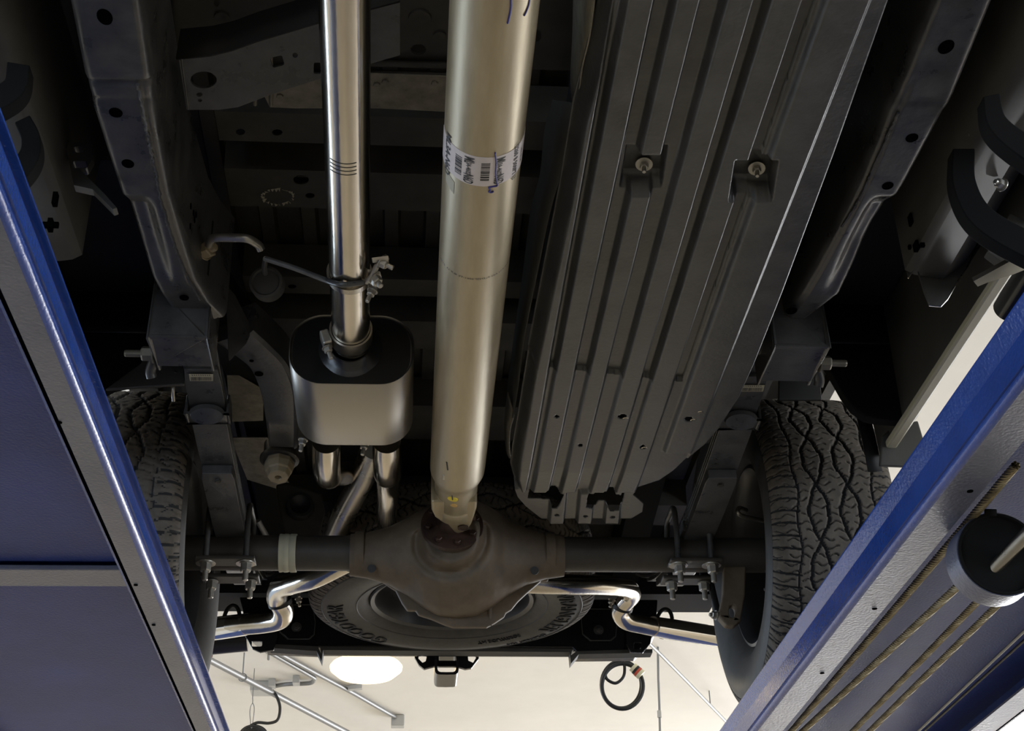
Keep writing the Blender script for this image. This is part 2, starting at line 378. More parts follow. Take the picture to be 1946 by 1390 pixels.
# the pressing is given by image rows of the left rail: shift the right rail's rows by the same features
rL = railstrip('frame_rail', stL, -1, .25, 'dark painted frame rail with a scooped recess and a welded sleeve')
rR = railstrip('frame_rail', stR, 1, .25, 'dusty dark frame rail beside the skid plate')
def disc(name, p, ax, r, m, parent, r2=None, seg=20, dep=.0015):
    """thin black disc on a surface, its colour the shade of a hole"""
    ax = Vector(ax).normalized(); V, Fc = latheg(Vector(p) - ax * .0005, ax, [(0, 0), (0, r), (dep, r * .97), (dep, 0)], seg)
    if r2:
        V = [(v[0], p[1] + (v[1] - p[1]) * r2 / r, v[2]) for v in V]
    return mobj(name, V, Fc, m, parent)
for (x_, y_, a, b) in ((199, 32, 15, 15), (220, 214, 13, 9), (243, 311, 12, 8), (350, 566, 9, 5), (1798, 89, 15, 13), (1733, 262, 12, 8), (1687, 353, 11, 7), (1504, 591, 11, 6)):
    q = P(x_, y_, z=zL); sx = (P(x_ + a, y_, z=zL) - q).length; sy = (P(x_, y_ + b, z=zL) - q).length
    disc('frame_hole_shade', q, (0, 0, -1), sx, M['hole'], rL if x_ < 900 else rR, sy)
# weld bead down the left rail
pts = [P(a, b, z=zL - .001) for a, b in ((262, 160), (270, 200), (277, 240), (283, 265), (290, 300), (297, 330), (304, 372), (314, 410), (326, 450), (340, 490), (358, 530), (380, 570))]
wp = [p + Vector((random.uniform(-.0012, .0012), 0, random.uniform(-.0008, .0008))) for p in crom(pts, 10)]
mobj('weld_bead', *tubeg(wp, [.0022 + .0012 * random.random() for _ in wp], 6), M['frame'], rL, smooth=True)
pts = [P(a, b, z=zL - .001) for a, b in ((1706, 215), (1690, 250), (1668, 300), (1650, 340), (1632, 380), (1600, 430))]
wp = [p + Vector((random.uniform(-.0012, .0012), 0, random.uniform(-.0008, .0008))) for p in crom(pts, 10)]
mobj('weld_bead', *tubeg(wp, [.0022 + .0010 * random.random() for _ in wp], 6), M['frame'], rR, smooth=True)
# rails carry on over the axle
for s, nm in ((-1, 'left'), (1, 'right')):
    path = [(s * .60 + .01, 2.50, 2.56), (s * .595 + .01, 2.80, 2.62), (s * .56 + .01, 3.15, 2.71), (s * .55 + .01, 3.62, 2.77), (s * .56 + .01, 4.1, 2.76), (s * .58 + .01, 4.70, 2.74)]
    pp = crom(path, 6); V = []; Fc = []
    for p in pp: V += [p + Vector((-.045, 0, -.06)), p + Vector((.045, 0, -.06)), p + Vector((.045, 0, .07)), p + Vector((-.045, 0, .07))]
    for i in range(len(pp) - 1):
        for k in range(4): a, b = i * 4 + k, i * 4 + (k + 1) % 4; Fc.append((a, b, b + 4, a + 4))
    Fc += [(0, 1, 2, 3), tuple(len(V) - 4 + k for k in (3, 2, 1, 0))]
    mobj('rear_frame_rail', V, Fc, M['flat'], truck, smooth=True, auto=math.radians(40))
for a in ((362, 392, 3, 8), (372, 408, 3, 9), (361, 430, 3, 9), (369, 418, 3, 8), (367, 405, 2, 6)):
    q = P(a[0], a[1], x=-.541); V, Fc = latheg(q, (1, 0, 0), [(0, 0), (0, .006), (.0015, .006), (.0015, 0)], 8); mobj('web_slot_shade', V, Fc, M['hole'], rL)

# ---- bed floor with pressed ribs and cross sills
nb = 46; xs = []; V = []; Fc = []
x = -.92; pr = []
while x < .98:
    pr += [(x, 2.86), (x + .052, 2.86), (x + .058, 2.838), (x + .088, 2.838), (x + .094, 2.86)]; x += .094
n = len(pr); V = [(a, yy, b) for yy in (1.2, 4.72) for a, b in pr]; Fc = [(i, i + 1, n + i + 1, n + i) for i in range(n - 1)]
o = mobj('bed_floor', V, Fc, M['bed'], truck, label='ribbed dusty steel bed floor')
md = o.modifiers.new('s', 'SOLIDIFY'); md.thickness = .003
def sill(y0, y1, z=2.75, hgt=.085, holes=(), m='bed', x0=-.53, x1=.72, lab=None, tilt=.0, dyr=-.012):
    """hat-section crossmember, its flat underside pierced"""
    ol = [Vector((x0, y0 - dyr * x0, z)), Vector((x1, y0 - dyr * x1, z)), Vector((x1, y1 - dyr * x1, z)), Vector((x0, y1 - dyr * x0, z))]
    hs = [[P(a, b, z=z) for a, b in ell(cx, cy, rx, ry, 16)] for cx, cy, rx, ry in holes]
    g = [sheetg(ol, hs, Vector((0, 0, .003)))]
    for q in (0, 1):
        a, b = (ol[0], ol[1]) if q == 0 else (ol[3], ol[2]); d = Vector((0, -.004 if q == 0 else .004, 0))
        g.append(sheetg([a, b, b + Vector((0, 0, hgt)) + d * 2, a + Vector((0, 0, hgt)) + d * 2], [], d * .6))
    Vv, Ff = join(g); return mobj('bed_crossmember', Vv, Ff, M[m], truck, label=lab, bevel=0)
s1 = sill(P(620, 222, z=2.75).y, P(620, 274, z=2.75).y, holes=((457, 251, 9, 6), (527, 252, 10, 6)))
s2 = sill(P(620, 329, z=2.75).y, P(620, 397, z=2.75).y, holes=((572, 342, 15, 9), (589, 372, 9, 5)))
s3 = sill(P(620, 531, z=2.75).y, P(620, 560, z=2.75).y, holes=((555, 545, 8, 4),), lab=None)
s4 = sill(P(620, 610, z=2.72).y, P(620, 660, z=2.72).y, z=2.72)
s5 = sill(3.55, 3.75, z=2.76); s6 = sill(4.15, 4.3, z=2.74)
# worn print on the second member
parts = []
for i in range(26):
    t = i / 26 * 2 * PI; cx, cy = 525 + 30 * math.cos(t), 373 + 14 * math.sin(t)
    q = [(cx, cy), (cx + random.uniform(3, 9), cy + random.uniform(-3, 3)), (cx + random.uniform(2, 7), cy + random.uniform(2, 6))]
    parts.append(sheetg([P(a, b, z=2.7495) for a, b in q], [], Vector((0, 0, -.0004))))
mobj('worn_stamp', *join(parts), M['paperold'], s2, label='worn pale stamp mark')
# heat shield panel, pierced plate and ridge
hs = sheet('heat_shield', [(480, 140), (512, 205), (560, 207), (720, 207), (855, 214), (862, 146), (700, 140)], M['bed2'], truck, (0, 0, .004), z=2.72, label='pale speckled heat shield panel', bevel=.002)
for a in ((532, 182), (732, 155), (826, 158), (716, 160)):
    q = P(*a, z=2.72); bolt('rivet', q, (0, 0, -1), .007, .004, M['bed2'], hs)
rg = [P(515, 200, z=2.715), P(515, 170, z=2.715), P(515, 60, z=2.73)]
tube('pressed_bead', rg, .004, M['bed2'], hs, 8); tube('pressed_bead', [p + Vector((-.03, 0, 0)) for p in rg], .004, M['bed2'], hs, 8)
fp = sheet('pierced_floor_plate', [(330, -90), (1130, -90), (1110, 135), (860, 128), (700, 122), (500, 118), (330, 120)], M['bed'], truck, (0, 0, .004), z=2.745,
      holes=[ell(795, 94, 15, 10), ell(1015, 70, 14, 14), ell(470, 35, 9, 7), ell(412, 5, 5, 8)], label='dark steel floor plate with round holes')
for cx, cy, r in ((798, 32, .021), (836, 66, .012), (422, 31, .014)):
    q = P(cx, cy, z=2.7455); V, Fc = latheg(q, (0, 0, -1), [(0, r), (.004, r * .95), (.004, r * .6), (.002, 0)], 22); mobj('pressed_dimple', V, Fc, M['bed'], fp, smooth=True)
tube('folded_edge', [P(700, 120, z=2.735), P(855, 124, z=2.735)], .007, M['bed'], truck, 10)
tube('folded_edge', [P(700, 138, z=2.73), P(862, 142, z=2.73)], .006, M['bed'], truck, 10)
# big angled crossmember on the left
o1 = P(355, 208, z=2.58); a1 = P(605, 152, z=2.60); b1 = P(345, 112, z=2.60)
nrm = (a1 - o1).cross(b1 - o1).normalized()
am = sheet('angled_crossmember', [(340, 114), (398, 108), (440, 98), (490, 80), (610, 44), (760, 5), (760, 105), (610, 149), (520, 178), (452, 204), (415, 209), (355, 209)], M['frame'], truck, (0, 0, .004), o=o1, n=nrm,
      holes=[ell(387, 152, 25, 16, 24), ell(379, 180, 6, 4), ell(380, 191, 4, 3), ell(527, 117, 12, 10, 16, -.25, 5), ell(561, 105, 5, 5), ell(603, 130, 7, 11, 16, 0, 5)], label='broad angled crossmember with a large round hole')
V = []; tp = [(335, 114), (398, 108), (440, 98), (490, 80), (610, 44), (760, 5)]
pts = [PP(a, b, o1, nrm) for a, b in tp]; V = pts + [p + Vector((0, .01, .075)) for p in pts]; k = len(pts)
fw = mobj('crossmember_wall', V, [(i, i + 1, i + 1 + k, i + k) for i in range(k - 1)], M['dark'], truck, smooth=True); md = fw.modifiers.new('s', 'SOLIDIFY'); md.thickness = .004
tube('flange_edge', [PP(345, 112, o1, nrm), PP(358, 208, o1, nrm)], .002, M['frame'], am, 8)

# ---- body sides, sills, wheel houses
def profx(name, pts, ya, yb, m, parent, label=None, thick=.003, taper=0.):
    n = len(pts); V = [(a, ya, b) for a, b in pts] + [(a, yb, b) for a, b in pts]
    o = mobj(name, V, [(i, i + 1, n + i + 1, n + i) for i in range(n - 1)], m, parent, smooth=True, label=label)
    md = o.modifiers.new('s', 'SOLIDIFY'); md.thickness = thick; return o
for s in (-1, 1):
    c = .03
    sp = [P(a, b, y=2.36) for a, b in ((1660, 260), (1700, 400), (1722, 512), (1738, 520), (1790, 528), (1830, 500), (1870, 420), (1900, 330))]
    sl = profx('rocker_sill', [(c + s * (p.x - .03), p.z) for p in sp], .9, 2.36, M['body'], truck, 'grey primed rocker panel with slots' if s > 0 else None)
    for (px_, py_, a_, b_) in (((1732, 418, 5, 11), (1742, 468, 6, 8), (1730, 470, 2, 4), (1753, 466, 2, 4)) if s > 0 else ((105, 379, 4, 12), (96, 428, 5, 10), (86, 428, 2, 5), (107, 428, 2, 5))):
        q = P(px_, py_, x=c + s * ((sp[1].x + sp[2].x) / 2 - .033)); V, Fc = boxg((q.x - .004, q.y - a_ * .0016, q.z - b_ * .0010), (q.x + .004, q.y + a_ * .0016, q.z + b_ * .0010)); mobj('sill_slot_shade', V, Fc, M['hole'], sl)
    # cab floor, rounded
    xx = [c + s * (.66 + .33 * i / 14) for i in range(15)]; V = []; Fc = []
    for j in range(16):
        yy = .9 + (1.86 - .9) * j / 15
        for i in range(15):
            u = (i / 14 - .45) * 2; vv = (j / 15); d = .13 * max(0, 1 - u * u * .9) ** .5 * max(0, 1 - max(0, (vv - .62) / .38) ** 2.2) ** .5
            V.append((xx[i], yy, 2.76 - d))
    Fc = [(j * 15 + i, j * 15 + i + 1, (j + 1) * 15 + i + 1, (j + 1) * 15 + i) for j in range(15) for i in range(14)]
    cf = mobj('cab_floor_corner', V, Fc, M['bodydk'], truck, smooth=True, label='smooth rounded cab floor corner'); md = cf.modifiers.new('s', 'SOLIDIFY'); md.thickness = .003
    # bed side: outer skin with the wheel arch cut out
    yc, zc, ra = 3.60, 2.36, .57
    ol = [(1.75, 2.40), (3.09, 2.40)] + [(yc - .485 * math.cos(a), zc + ra * math.sin(a)) for a in [.10 + (PI - .2) * k / 22 for k in range(23)]] + [(4.2, 2.40), (4.95, 2.50), (4.95, 3.2), (1.75, 3.2)]
    V, Fc = sheetg([Vector((c + s * .952, a, b)) for a, b in ol], [], Vector((s * .012, 0, 0))); bs = mobj('bed_side', V, Fc, M['body'], truck, bevel=.002)
    V, Fc = boxg((c + s * .940, 1.9, 2.392), (c + s * .966, 3.05, 2.412)); mobj('bed_side_lip', V, Fc, M['cream'], bs, bevel=.005, label='cream painted lower lip of the bed side')
    for nm_, rh_, rz_, xa_, xb_, lb_ in (('wheel_house', .82, .52, .70, .92, 'black wheel house liner' if s > 0 else None), ('wheel_arch_lip', .485, .57, .918, .952, None)):
        a0_ = .42 if xa_ < .9 else .02; a1_ = PI - .75 if xa_ < .9 else PI - .3; ang = [a0_ + (a1_ - a0_) * k / 30 for k in range(31)]; pts = [(yc - rh_ * math.cos(a), zc + rz_ * math.sin(a)) for a in ang]
        k = len(pts); V = [(c + s * xx_, a, b) for xx_ in (xa_, xb_) for a, b in pts]
        wl = mobj(nm_, V, [(i, i + 1, k + i + 1, k + i) for i in range(k - 1)], M['dark'], truck, smooth=True, label=lb_); md = wl.modifiers.new('s', 'SOLIDIFY'); md.thickness = .004
    V, Fc = boxg((c + s * .70, 2.40, 2.70), (c + s * .95, 2.90, 2.86)); mobj('underbody_shield', V, Fc, M['dark'], truck, bevel=.01)
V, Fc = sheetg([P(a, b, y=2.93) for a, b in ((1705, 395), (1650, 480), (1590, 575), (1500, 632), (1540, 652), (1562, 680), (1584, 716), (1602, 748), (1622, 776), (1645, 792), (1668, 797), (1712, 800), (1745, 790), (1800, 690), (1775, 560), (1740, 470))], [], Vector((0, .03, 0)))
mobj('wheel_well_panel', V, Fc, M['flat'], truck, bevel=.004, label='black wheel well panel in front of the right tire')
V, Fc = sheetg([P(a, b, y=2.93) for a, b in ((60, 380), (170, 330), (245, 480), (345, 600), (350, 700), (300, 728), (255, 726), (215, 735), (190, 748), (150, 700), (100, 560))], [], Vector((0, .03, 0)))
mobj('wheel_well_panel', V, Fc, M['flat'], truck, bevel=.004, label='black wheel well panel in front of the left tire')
# mud flap at the front of the arch on the right
fl = sheet('arch_flap', [(1700, 806), (1745, 800), (1760, 850), (1720, 886), (1672, 884), (1676, 830)], M['body'], truck, (0, .012, 0), y=3.03, label='dark flap at the front of the wheel arch', bevel=.003)
# right sill end: torn bracket, running board, curved arms
se = sheet('sill_end_bracket', [(1726, 528), (1741, 506), (1757, 558), (1766, 581), (1788, 583), (1800, 570), (1840, 505), (1884, 436), (1870, 420), (1790, 515), (1745, 500), (1718, 470), (1705, 430)], M['body'], truck, (0, .004, 0), y=2.365, label='folded grey sill end bracket', bevel=.001)
pts = [P(a, b, y=2.35) for a, b in ((1726, 529), (1741, 506), (1757, 558), (1766, 581), (1788, 583), (1800, 570), (1822, 532), (1840, 505), (1856, 470), (1884, 436))]
tube('bracket_edge', pts, .0016, M['steel2'], se, 6, smooth=False)
def ribbon(name, pix, wpx, yv, m, parent, dep=.03, label=None):
    c = [Vector((a, b, 0)) for a, b in pix]; c = crom(c, 8); L = []; Rr = []
    for i, p in enumerate(c):
        t = (c[min(i + 1, len(c) - 1)] - c[max(i - 1, 0)]).normalized(); nn = Vector((-t.y, t.x, 0)); wv = wpx[0] + (wpx[1] - wpx[0]) * i / (len(c) - 1)
        L.append(p + nn * wv); Rr.append(p - nn * wv)
    n = len(c); V = [P(p.x, p.y, y=yv) for p in L + Rr]; V += [v + Vector((0, dep, 0)) for v in V]; Fc = []
    for i in range(n - 1):
        a, b, c_, d = i, i + 1, n + i + 1, n + i
        Fc += [(a, b, c_, d), tuple(q + 2 * n for q in (d, c_, b, a)), (a, b, b + 2 * n, a + 2 * n), (d, c_, c_ + 2 * n, d + 2 * n)]
    Fc += [(0, n, 3 * n, 2 * n), (n - 1, 2 * n - 1, 4 * n - 1, 3 * n - 1)]
    return mobj(name, V, Fc, m, parent, smooth=True, label=label, bevel=.002)
ribbon('running_board_arm', [(1884, 180), (1898, 235), (1960, 285), (2040, 330)], (16, 26), 1.72, M['flat'], truck, .03, 'curved black running board arm')
ribbon('running_board_arm', [(1832, 282), (1834, 350), (1868, 412), (1950, 462), (2040, 500)], (21, 26), 1.95, M['flat'], truck, .03, 'curved black running board arm')
ribbon('running_board_arm', [(35, 120), (25, 165), (-30, 200)], (22, 22), 1.78, M['flat'], truck, .03)
ribbon('running_board_arm', [(42, 225), (58, 262), (52, 300), (10, 345), (-40, 380)], (16, 24), 1.90, M['flat'], truck, .03)
tube('running_board_tube', [P(1915, 588, x=1.08), P(1990, 470, x=1.08), P(2120, 250, x=1.08)], [.030, .034, .034], M['gloss'], truck, 24, label='black running board tube')
sheet('step_bracket', [(1850, 535), (1905, 505), (1950, 480), (1950, 512), (1925, 522), (1880, 536), (1858, 545)], M['steel2'], truck, (0, .004, .01), y=2.10, label='shiny bracket edge')
sheet('step_bracket', [(1876, 478), (1920, 405), (1950, 420), (1950, 480), (1905, 500)], M['body'], truck, (0, .02, 0), y=2.12, bevel=.002)
for a in ((1905, 352), (1858, 262)): bolt('clip_bolt', P(*a, y=1.98), (-.8, -.5, 0), .009, .012, M['zinc'], truck, .006, .012)
# left: small bracket between sill and rail
lb = sheet('body_mount_bracket', [(120, 268), (175, 272), (176, 300), (166, 318), (150, 320), (200, 370), (222, 395), (214, 398), (176, 360), (140, 352), (130, 300)], M['bodydk'], truck, (0, .02, .0), y=2.15, holes=[ell(150, 284, 12, 6), ell(152, 313, 14, 7, 12, 0, 5)], label='grey body mount bracket', bevel=.002)

# ---- fuel tank, heat shield edges and ribbed skid plate
def skidplate():
    zb_ = 2.35
    left = [(-120, 1172), (0, 1153), (240, 1091), (400, 1064), (560, 1032), (700, 1004), (800, 988), (880, 974), (915, 970), (940, 976), (962, 984), (980, 1000), (1003, 1030)]
    right = [(-120, 1760), (0, 1699), (300, 1592), (560, 1494), (700, 1438), (760, 1410), (820, 1372), (850, 1346), (880, 1310), (905, 1284), (925, 1258), (940, 1216), (958, 1204), (975, 1224), (990, 1222), (1003, 1200)]
    ly, lx = zip(*left); ry, rx = zip(*right)
    xr = [P(a, 850, z=zb_).x for a in (1015, 1032, 1061, 1077, 1090, 1116, 1130, 1150, 1180, 1192, 1203, 1238, 1257, 1270, 1318)]
    rib = [(xr[1], xr[2]), (xr[4], xr[5]), (xr[7], xr[8]), (xr[10], xr[11]), (xr[13], xr[14])]
    NR, NC = 420, 260
    vs = np.concatenate([np.linspace(-120, 700, 250)[:-1], np.linspace(700, 1003, 230)]); NR = len(vs)
    rows = []; sm = lambda t: max(0., min(1., t)); ss = lambda t: sm(t) * sm(t) * (3 - 2 * sm(t))
    pock = [(1190, 1272, 296, 374), (1396, 1480, 306, 384)]
    yb1 = P(1100, 898, z=zb_).y; yb2 = P(1100, 945, z=zb_).y
    V = []; keep = []
    for py in vs:
        xl, xh = np.interp(py, ly, lx), np.interp(py, ry, rx)
        for j in range(NC + 1):
            s = j / NC; px_ = xl + (xh - xl) * s; p = P(px_, py, z=zb_)
            # ribs: raised bands against a recess that is deeper towards the front
            up = 0.
            for k, (a, b) in enumerate(rib):
                end = (945, 945, 945, 945, 868)[k]
                e = ss((p.x - a + .010) / .012) * ss((b + .006 - p.x) / .007)
                if k == 4: e *= ss((end - py) / 6)
                elif py > end: e *= 1
                up = max(up, e)
            up = max(up, ss((xr[0] - p.x + .006) / .007) * ss((p.x - xl * 0 - P(xl, py, z=zb_).x - .004) / .02))
            deep = .021 if py < 712 + (p.x - .20) * 100 and p.x < xr[12] else .012
            if p.x > rib[4][1]: deep = .008
            d = deep * (1 - up)
            edge = min(p.x - P(xl, py, z=zb_).x, 1e9); d += .035 * (1 - ss(edge / .022)) ** 1
            redge = P(xh, py, z=zb_).x - p.x; d += .018 * (1 - ss(redge / .006))
            for (a, b, c_, e_) in pock:
                q0 = a + (b - a) * 0; sk = (py - c_) * -.16
                t = ss((px_ - (a + sk)) / 8) * ss(((b + sk) - px_) / 4) * ss((py - c_) / 3) * ss((e_ - py) / 5)
                d = d * (1 - t) + .050 * t
            if py > 898: d += (py - 898) / 105 * .030 * 0 + .00016 * (py - 898)
            if py > 942:                                # rear apron with three tabs
                fl = ss((py - 942) / 6)
                tabs = 0
                for t0 in (1058, 1111, 1163):
                    sh = (1003 - py) * .10
                    tabs = max(tabs, ss((px_ - (t0 - 18 + sh)) / 7) * ss((t0 + 16 + sh - px_) / 4))
                d = d * (1 - fl) + fl * (.024 - .014 * tabs)
            V.append(p + Vector((0, 0, d)))
    def inside(px_, py):
        for h in HL:
            c = False
            for i in range(len(h)):
                (x1, y1), (x2, y2) = h[i], h[i - 1]
                if (y1 > py) != (y2 > py) and px_ < (x2 - x1) * (py - y1) / (y2 - y1) + x1: c = not c
            if c: return True
        return False
    HL = [[(1007, 946), (1034, 946), (1040, 938), (1056, 937), (1062, 944), (1072, 948), (1064, 966), (1058, 974), (1048, 974), (1044, 966), (1003, 964)],
          [(1119, 946), (1144, 945), (1149, 940), (1166, 940), (1171, 947), (1189, 950), (1184, 970), (1176, 978), (1160, 979), (1152, 968), (1138, 969), (1132, 977), (1114, 972), (1116, 955)],
          ell(1058, 792, 5, 3, 10), ell(1103, 847, 5, 3, 10), ell(1059, 987, 5, 2.2, 10), ell(1113, 988.6, 5, 2.2, 10), ell(1165, 990.6, 5, 2.2, 10),
          ell(1183, 792, 9, 4.5, 10, -.15), ell(1309, 797, 9, 5, 10), ell(1222, 850, 6, 4, 10)]
    W = NC + 1; Fc = []
    for i in range(len(vs) - 1):
        py = (vs[i] + vs[i + 1]) / 2; xl, xh = np.interp(py, ly, lx), np.interp(py, ry, rx); chk = py > 780
        for j in range(NC):
            if chk and inside(xl + (xh - xl) * (j + .5) / NC, py): continue
            a = i * W + j; Fc.append((a, a + 1, a + 1 + W, a + W))
    me = bpy.data.meshes.new('skid'); off = world_loc(truck); me.from_pydata([tuple(v - off) for v in V], [], Fc); me.materials.append(M['skid'])
    for p in me.polygons: p.use_smooth = True
    o = bpy.data.objects.new('skid_plate', me); COL.objects.link(o); o.parent = truck
    o['label'] = 'long ribbed charcoal steel skid plate under the fuel tank'
    md = o.modifiers.new('s', 'SOLIDIFY'); md.thickness = .0025; md.offset = 1
    return o
skid = skidplate()
for a in ((1224, 312), (1438, 320)):
    q = P(*a, z=2.392); bolt('skid_bolt', q, (-.1, -.25, -1), .0075, .008, M['zinc'], skid, .012, .0145, 'zinc plated bolt with a wide washer')
for a in ((1189, 795), (1318, 798), (1225, 851), (1331, 783)):
    q = P(*a, z=2.352)
    V, Fc = latheg(q, (0, .1, -1), [(-.004, .008), (.0015, .0075), (.002, .0055), (-.004, .005)], 14); mobj('bright_grommet', V, Fc, M['steel'], skid, smooth=True)
sheet('bright_scrape', [(1171, 800), (1186, 797), (1192, 799), (1190, 817), (1176, 818), (1170, 812)], M['zinc'], skid, (0, 0, .0004), z=2.3608, label='bright scraped patch')
# tank shell above
V, Fc = [], []
def rrect(cx, cz, w_, h_, r, n=6):
    out = []
    for qx, qz, a0 in ((1, -1, -PI / 2), (1, 1, 0), (-1, 1, PI / 2), (-1, -1, PI)):
        for k in range(n + 1):
            a = a0 + PI / 2 * k / n; out.append((cx + qx * (w_ / 2 - r) + r * math.cos(a), cz + qz * (h_ / 2 - r) + r * math.sin(a)))
    return out
ring = rrect(.335, 2.535, .40, .27, .05); n = len(ring)
st = [(1.15, 1.0), (1.7, 1.0), (2.4, 1.0), (3.0, 1.0), (3.1, .92)]
V = [(.335 + (a - .335) * k, yy, 2.535 + (b - 2.535) * k) for yy, k in st for a, b in ring]
Fc = [(i * n + j, i * n + (j + 1) % n, (i + 1) * n + (j + 1) % n, (i + 1) * n + j) for i in range(len(st) - 1) for j in range(n)] + [tuple(range(n)), tuple(len(V) - n + j for j in range(n))]
mobj('fuel_tank', V, Fc, M['dark'], truck, smooth=True, label='black plastic fuel tank above the skid plate')
# thin shield on the driveshaft side
def strip3(name, L, m, lab=None, th=.002, sub=6):
    a = crom([l[0] for l in L], sub); b = crom([l[1] for l in L], sub); n = len(a)
    o = mobj(name, a + b, [(i, i + 1, n + i + 1, n + i) for i in range(n - 1)], m, truck, smooth=True, label=lab); md = o.modifiers.new('s', 'SOLIDIFY'); md.thickness = th; return o
Zs = 2.40
strip3('tank_shield', [(P(1092, -60, z=2.55), P(1138, -60, z=Zs)), (P(1090, 60, z=2.55), P(1124, 60, z=Zs)), (P(1086, 150, z=2.53), P(1108, 130, z=Zs)), (P(1090, 205, z=2.50), P(1099, 208, z=Zs))], M['bed2'], 'pale heat shield edge beside the skid plate')
strip3('tank_shield', [(P(1052, 190, z=2.58), P(1096, 196, z=2.44)), (P(1036, 250, z=2.58), P(1094, 240, z=2.42)), (P(1028, 330, z=2.58), P(1072, 318, z=2.42)), (P(1010, 400, z=2.58), P(1047, 400, z=2.42)), (P(995, 520, z=2.58), P(1022, 520, z=2.42)), (P(978, 640, z=2.58), P(998, 640, z=2.42)), (P(965, 740, z=2.56), P(985, 740, z=2.43)), (P(962, 790, z=2.54), P(976, 795, z=2.43))], M['body'], 'dusty side shield of the fuel tank')
strip3('tank_shield', [(P(966, 745, z=2.48), P(978, 790, z=2.44)), (P(960, 800, z=2.48), P(970, 820, z=2.44)), (P(963, 855, z=2.48), P(970, 862, z=2.44)), (P(968, 870, z=2.48), P(978, 874, z=2.44))], M['bed2'])

# ---- polished front exhaust pipe, hanger, clamps, muffler
p0, p1 = P(652, -120, z=2.42), P(668, 690, z=2.42)
pipe = tube('exhaust_pipe', [p0, p0.lerp(p1, .3), p0.lerp(p1, .6), p1], .0385, M['steel'], truck, 64, label='straight polished stainless exhaust pipe')
for k in range(4):
    q = P(641, 308 + k * 7, z=2.385); ax = (p1 - p0).normalized(); t = (q - p0).dot(ax); c0 = p0 + ax * t
    pts = [c0 + (Vector((math.cos(a), 0, math.sin(a)))) * .0388 for a in [math.radians(-135 + 70 * i / 14) for i in range(15)]]; mobj('scribed_line', *tubeg(pts, .0006, 6), M['ink'], pipe)
def bandclamp(name, c, ax, r, wid, bolt_at, parent, lab):
    ax = Vector(ax).normalized(); o = lathe(name, Vector(c) - ax * wid / 2, ax, [(0, r), (0, r + .004), (wid, r + .004), (wid, r)], M['steel2'], parent, 48, lab)
    b = Vector(bolt_at); d = (b - Vector(c)); d = (d - ax * d.dot(ax)).normalized(); s = c + d * (r + .004); t = ax.cross(d)
    V, Fc = join([sheetg([s + ax * wid * .5 + t * .016 + d * 0, s + ax * wid * .5 - t * .016, s - ax * wid * .5 - t * .016, s - ax * wid * .5 + t * .016], [], d * .018)])
    mobj('clamp_block', V, Fc, M['zinc'], o, bevel=.003)
    bolt('clamp_bolt', s + d * .012 + t * .018 * (1 if t.z < 0 else -1), t * (1 if t.z < 0 else -1), .0085, .010, M['zinc'], o, .016, .011); return o
axp = (p1 - p0).normalized()
c1 = p0 + axp * ((2.585 - p0.y) / axp.y)
bandclamp('band_clamp', c1, axp, .0395, .034, P(612, 640, z=2.40), truck, 'stainless band clamp at the muffler inlet')
c2 = P(664, 520, z=2.42)
bandclamp('band_clamp', c2, axp, .0388, .016, P(716, 505, z=2.40), truck, 'dark clamp where the hanger rod meets the pipe')
cb = P(722, 498, z=2.41)
V, Fc = join([boltg(P(712, 530, z=2.385), (.5, -.2, -.8), .011, .012, .010, .013), boltg(P(722, 497, z=2.40), (.8, .1, -.4), .010, .012, .014, .013)])
mobj('clamp_saddle', V, Fc, M['zinc'], truck, label='zinc plated clamp nuts on the right of the pipe')
tube('clamp_link', [P(696, 536, z=2.388), P(708, 524, z=2.39), P(716, 505, z=2.40), P(736, 488, z=2.41)], .006, M['zinc'], truck, 10)
for q_ in (((706, 490), (738, 486), (740, 508), (730, 512), (726, 498), (708, 500)), ((698, 512), (722, 516), (727, 534), (722, 548), (712, 546), (700, 530))): sheet('clamp_bracket', q_, M['zinc'], truck, (0, .006, .004), z=2.395, bevel=.001)
rod = [P(505, 492, z=2.47), P(560, 510, z=2.44), P(620, 533, z=2.40), P(650, 541, z=2.375), P(690, 537, z=2.385)]
tube('hanger_rod', rod, .0055, M['frame'], truck, 14, label='dark hanger rod reaching to the exhaust clamp', curve=6)
tube('hanger_rod', [P(397, 465, z=2.53), P(405, 453, z=2.52), P(440, 452, z=2.515), P(470, 454, z=2.51), P(490, 465, z=2.51), P(496, 475, z=2.505)], .0085, M['zinc'], truck, 16, label='bent hanger rod on the left rail', curve=6)
tube('hanger_rod', [P(505, 492, z=2.475), P(502, 508, z=2.50), P(504, 520, z=2.52)], .0055, M['frame'], truck, 12)
gq = P(388, 478, z=2.53); bolt('rail_grommet', gq, (.8, -.6, 0), .017, .016, M['tan'], truck, .012, .019, 'rusty grommet on the rail')
V, Fc = latheg(P(505, 536, z=2.52), (.12, 1, .25), [(0, .0), (0, .022), (.002, .026), (-.002, .029), (.0, .034), (.030, .034), (.034, .028), (.034, 0)], 36); mobj('rubber_isolator', V, Fc, M['body'], truck, smooth=True, label='round grey rubber isolator')
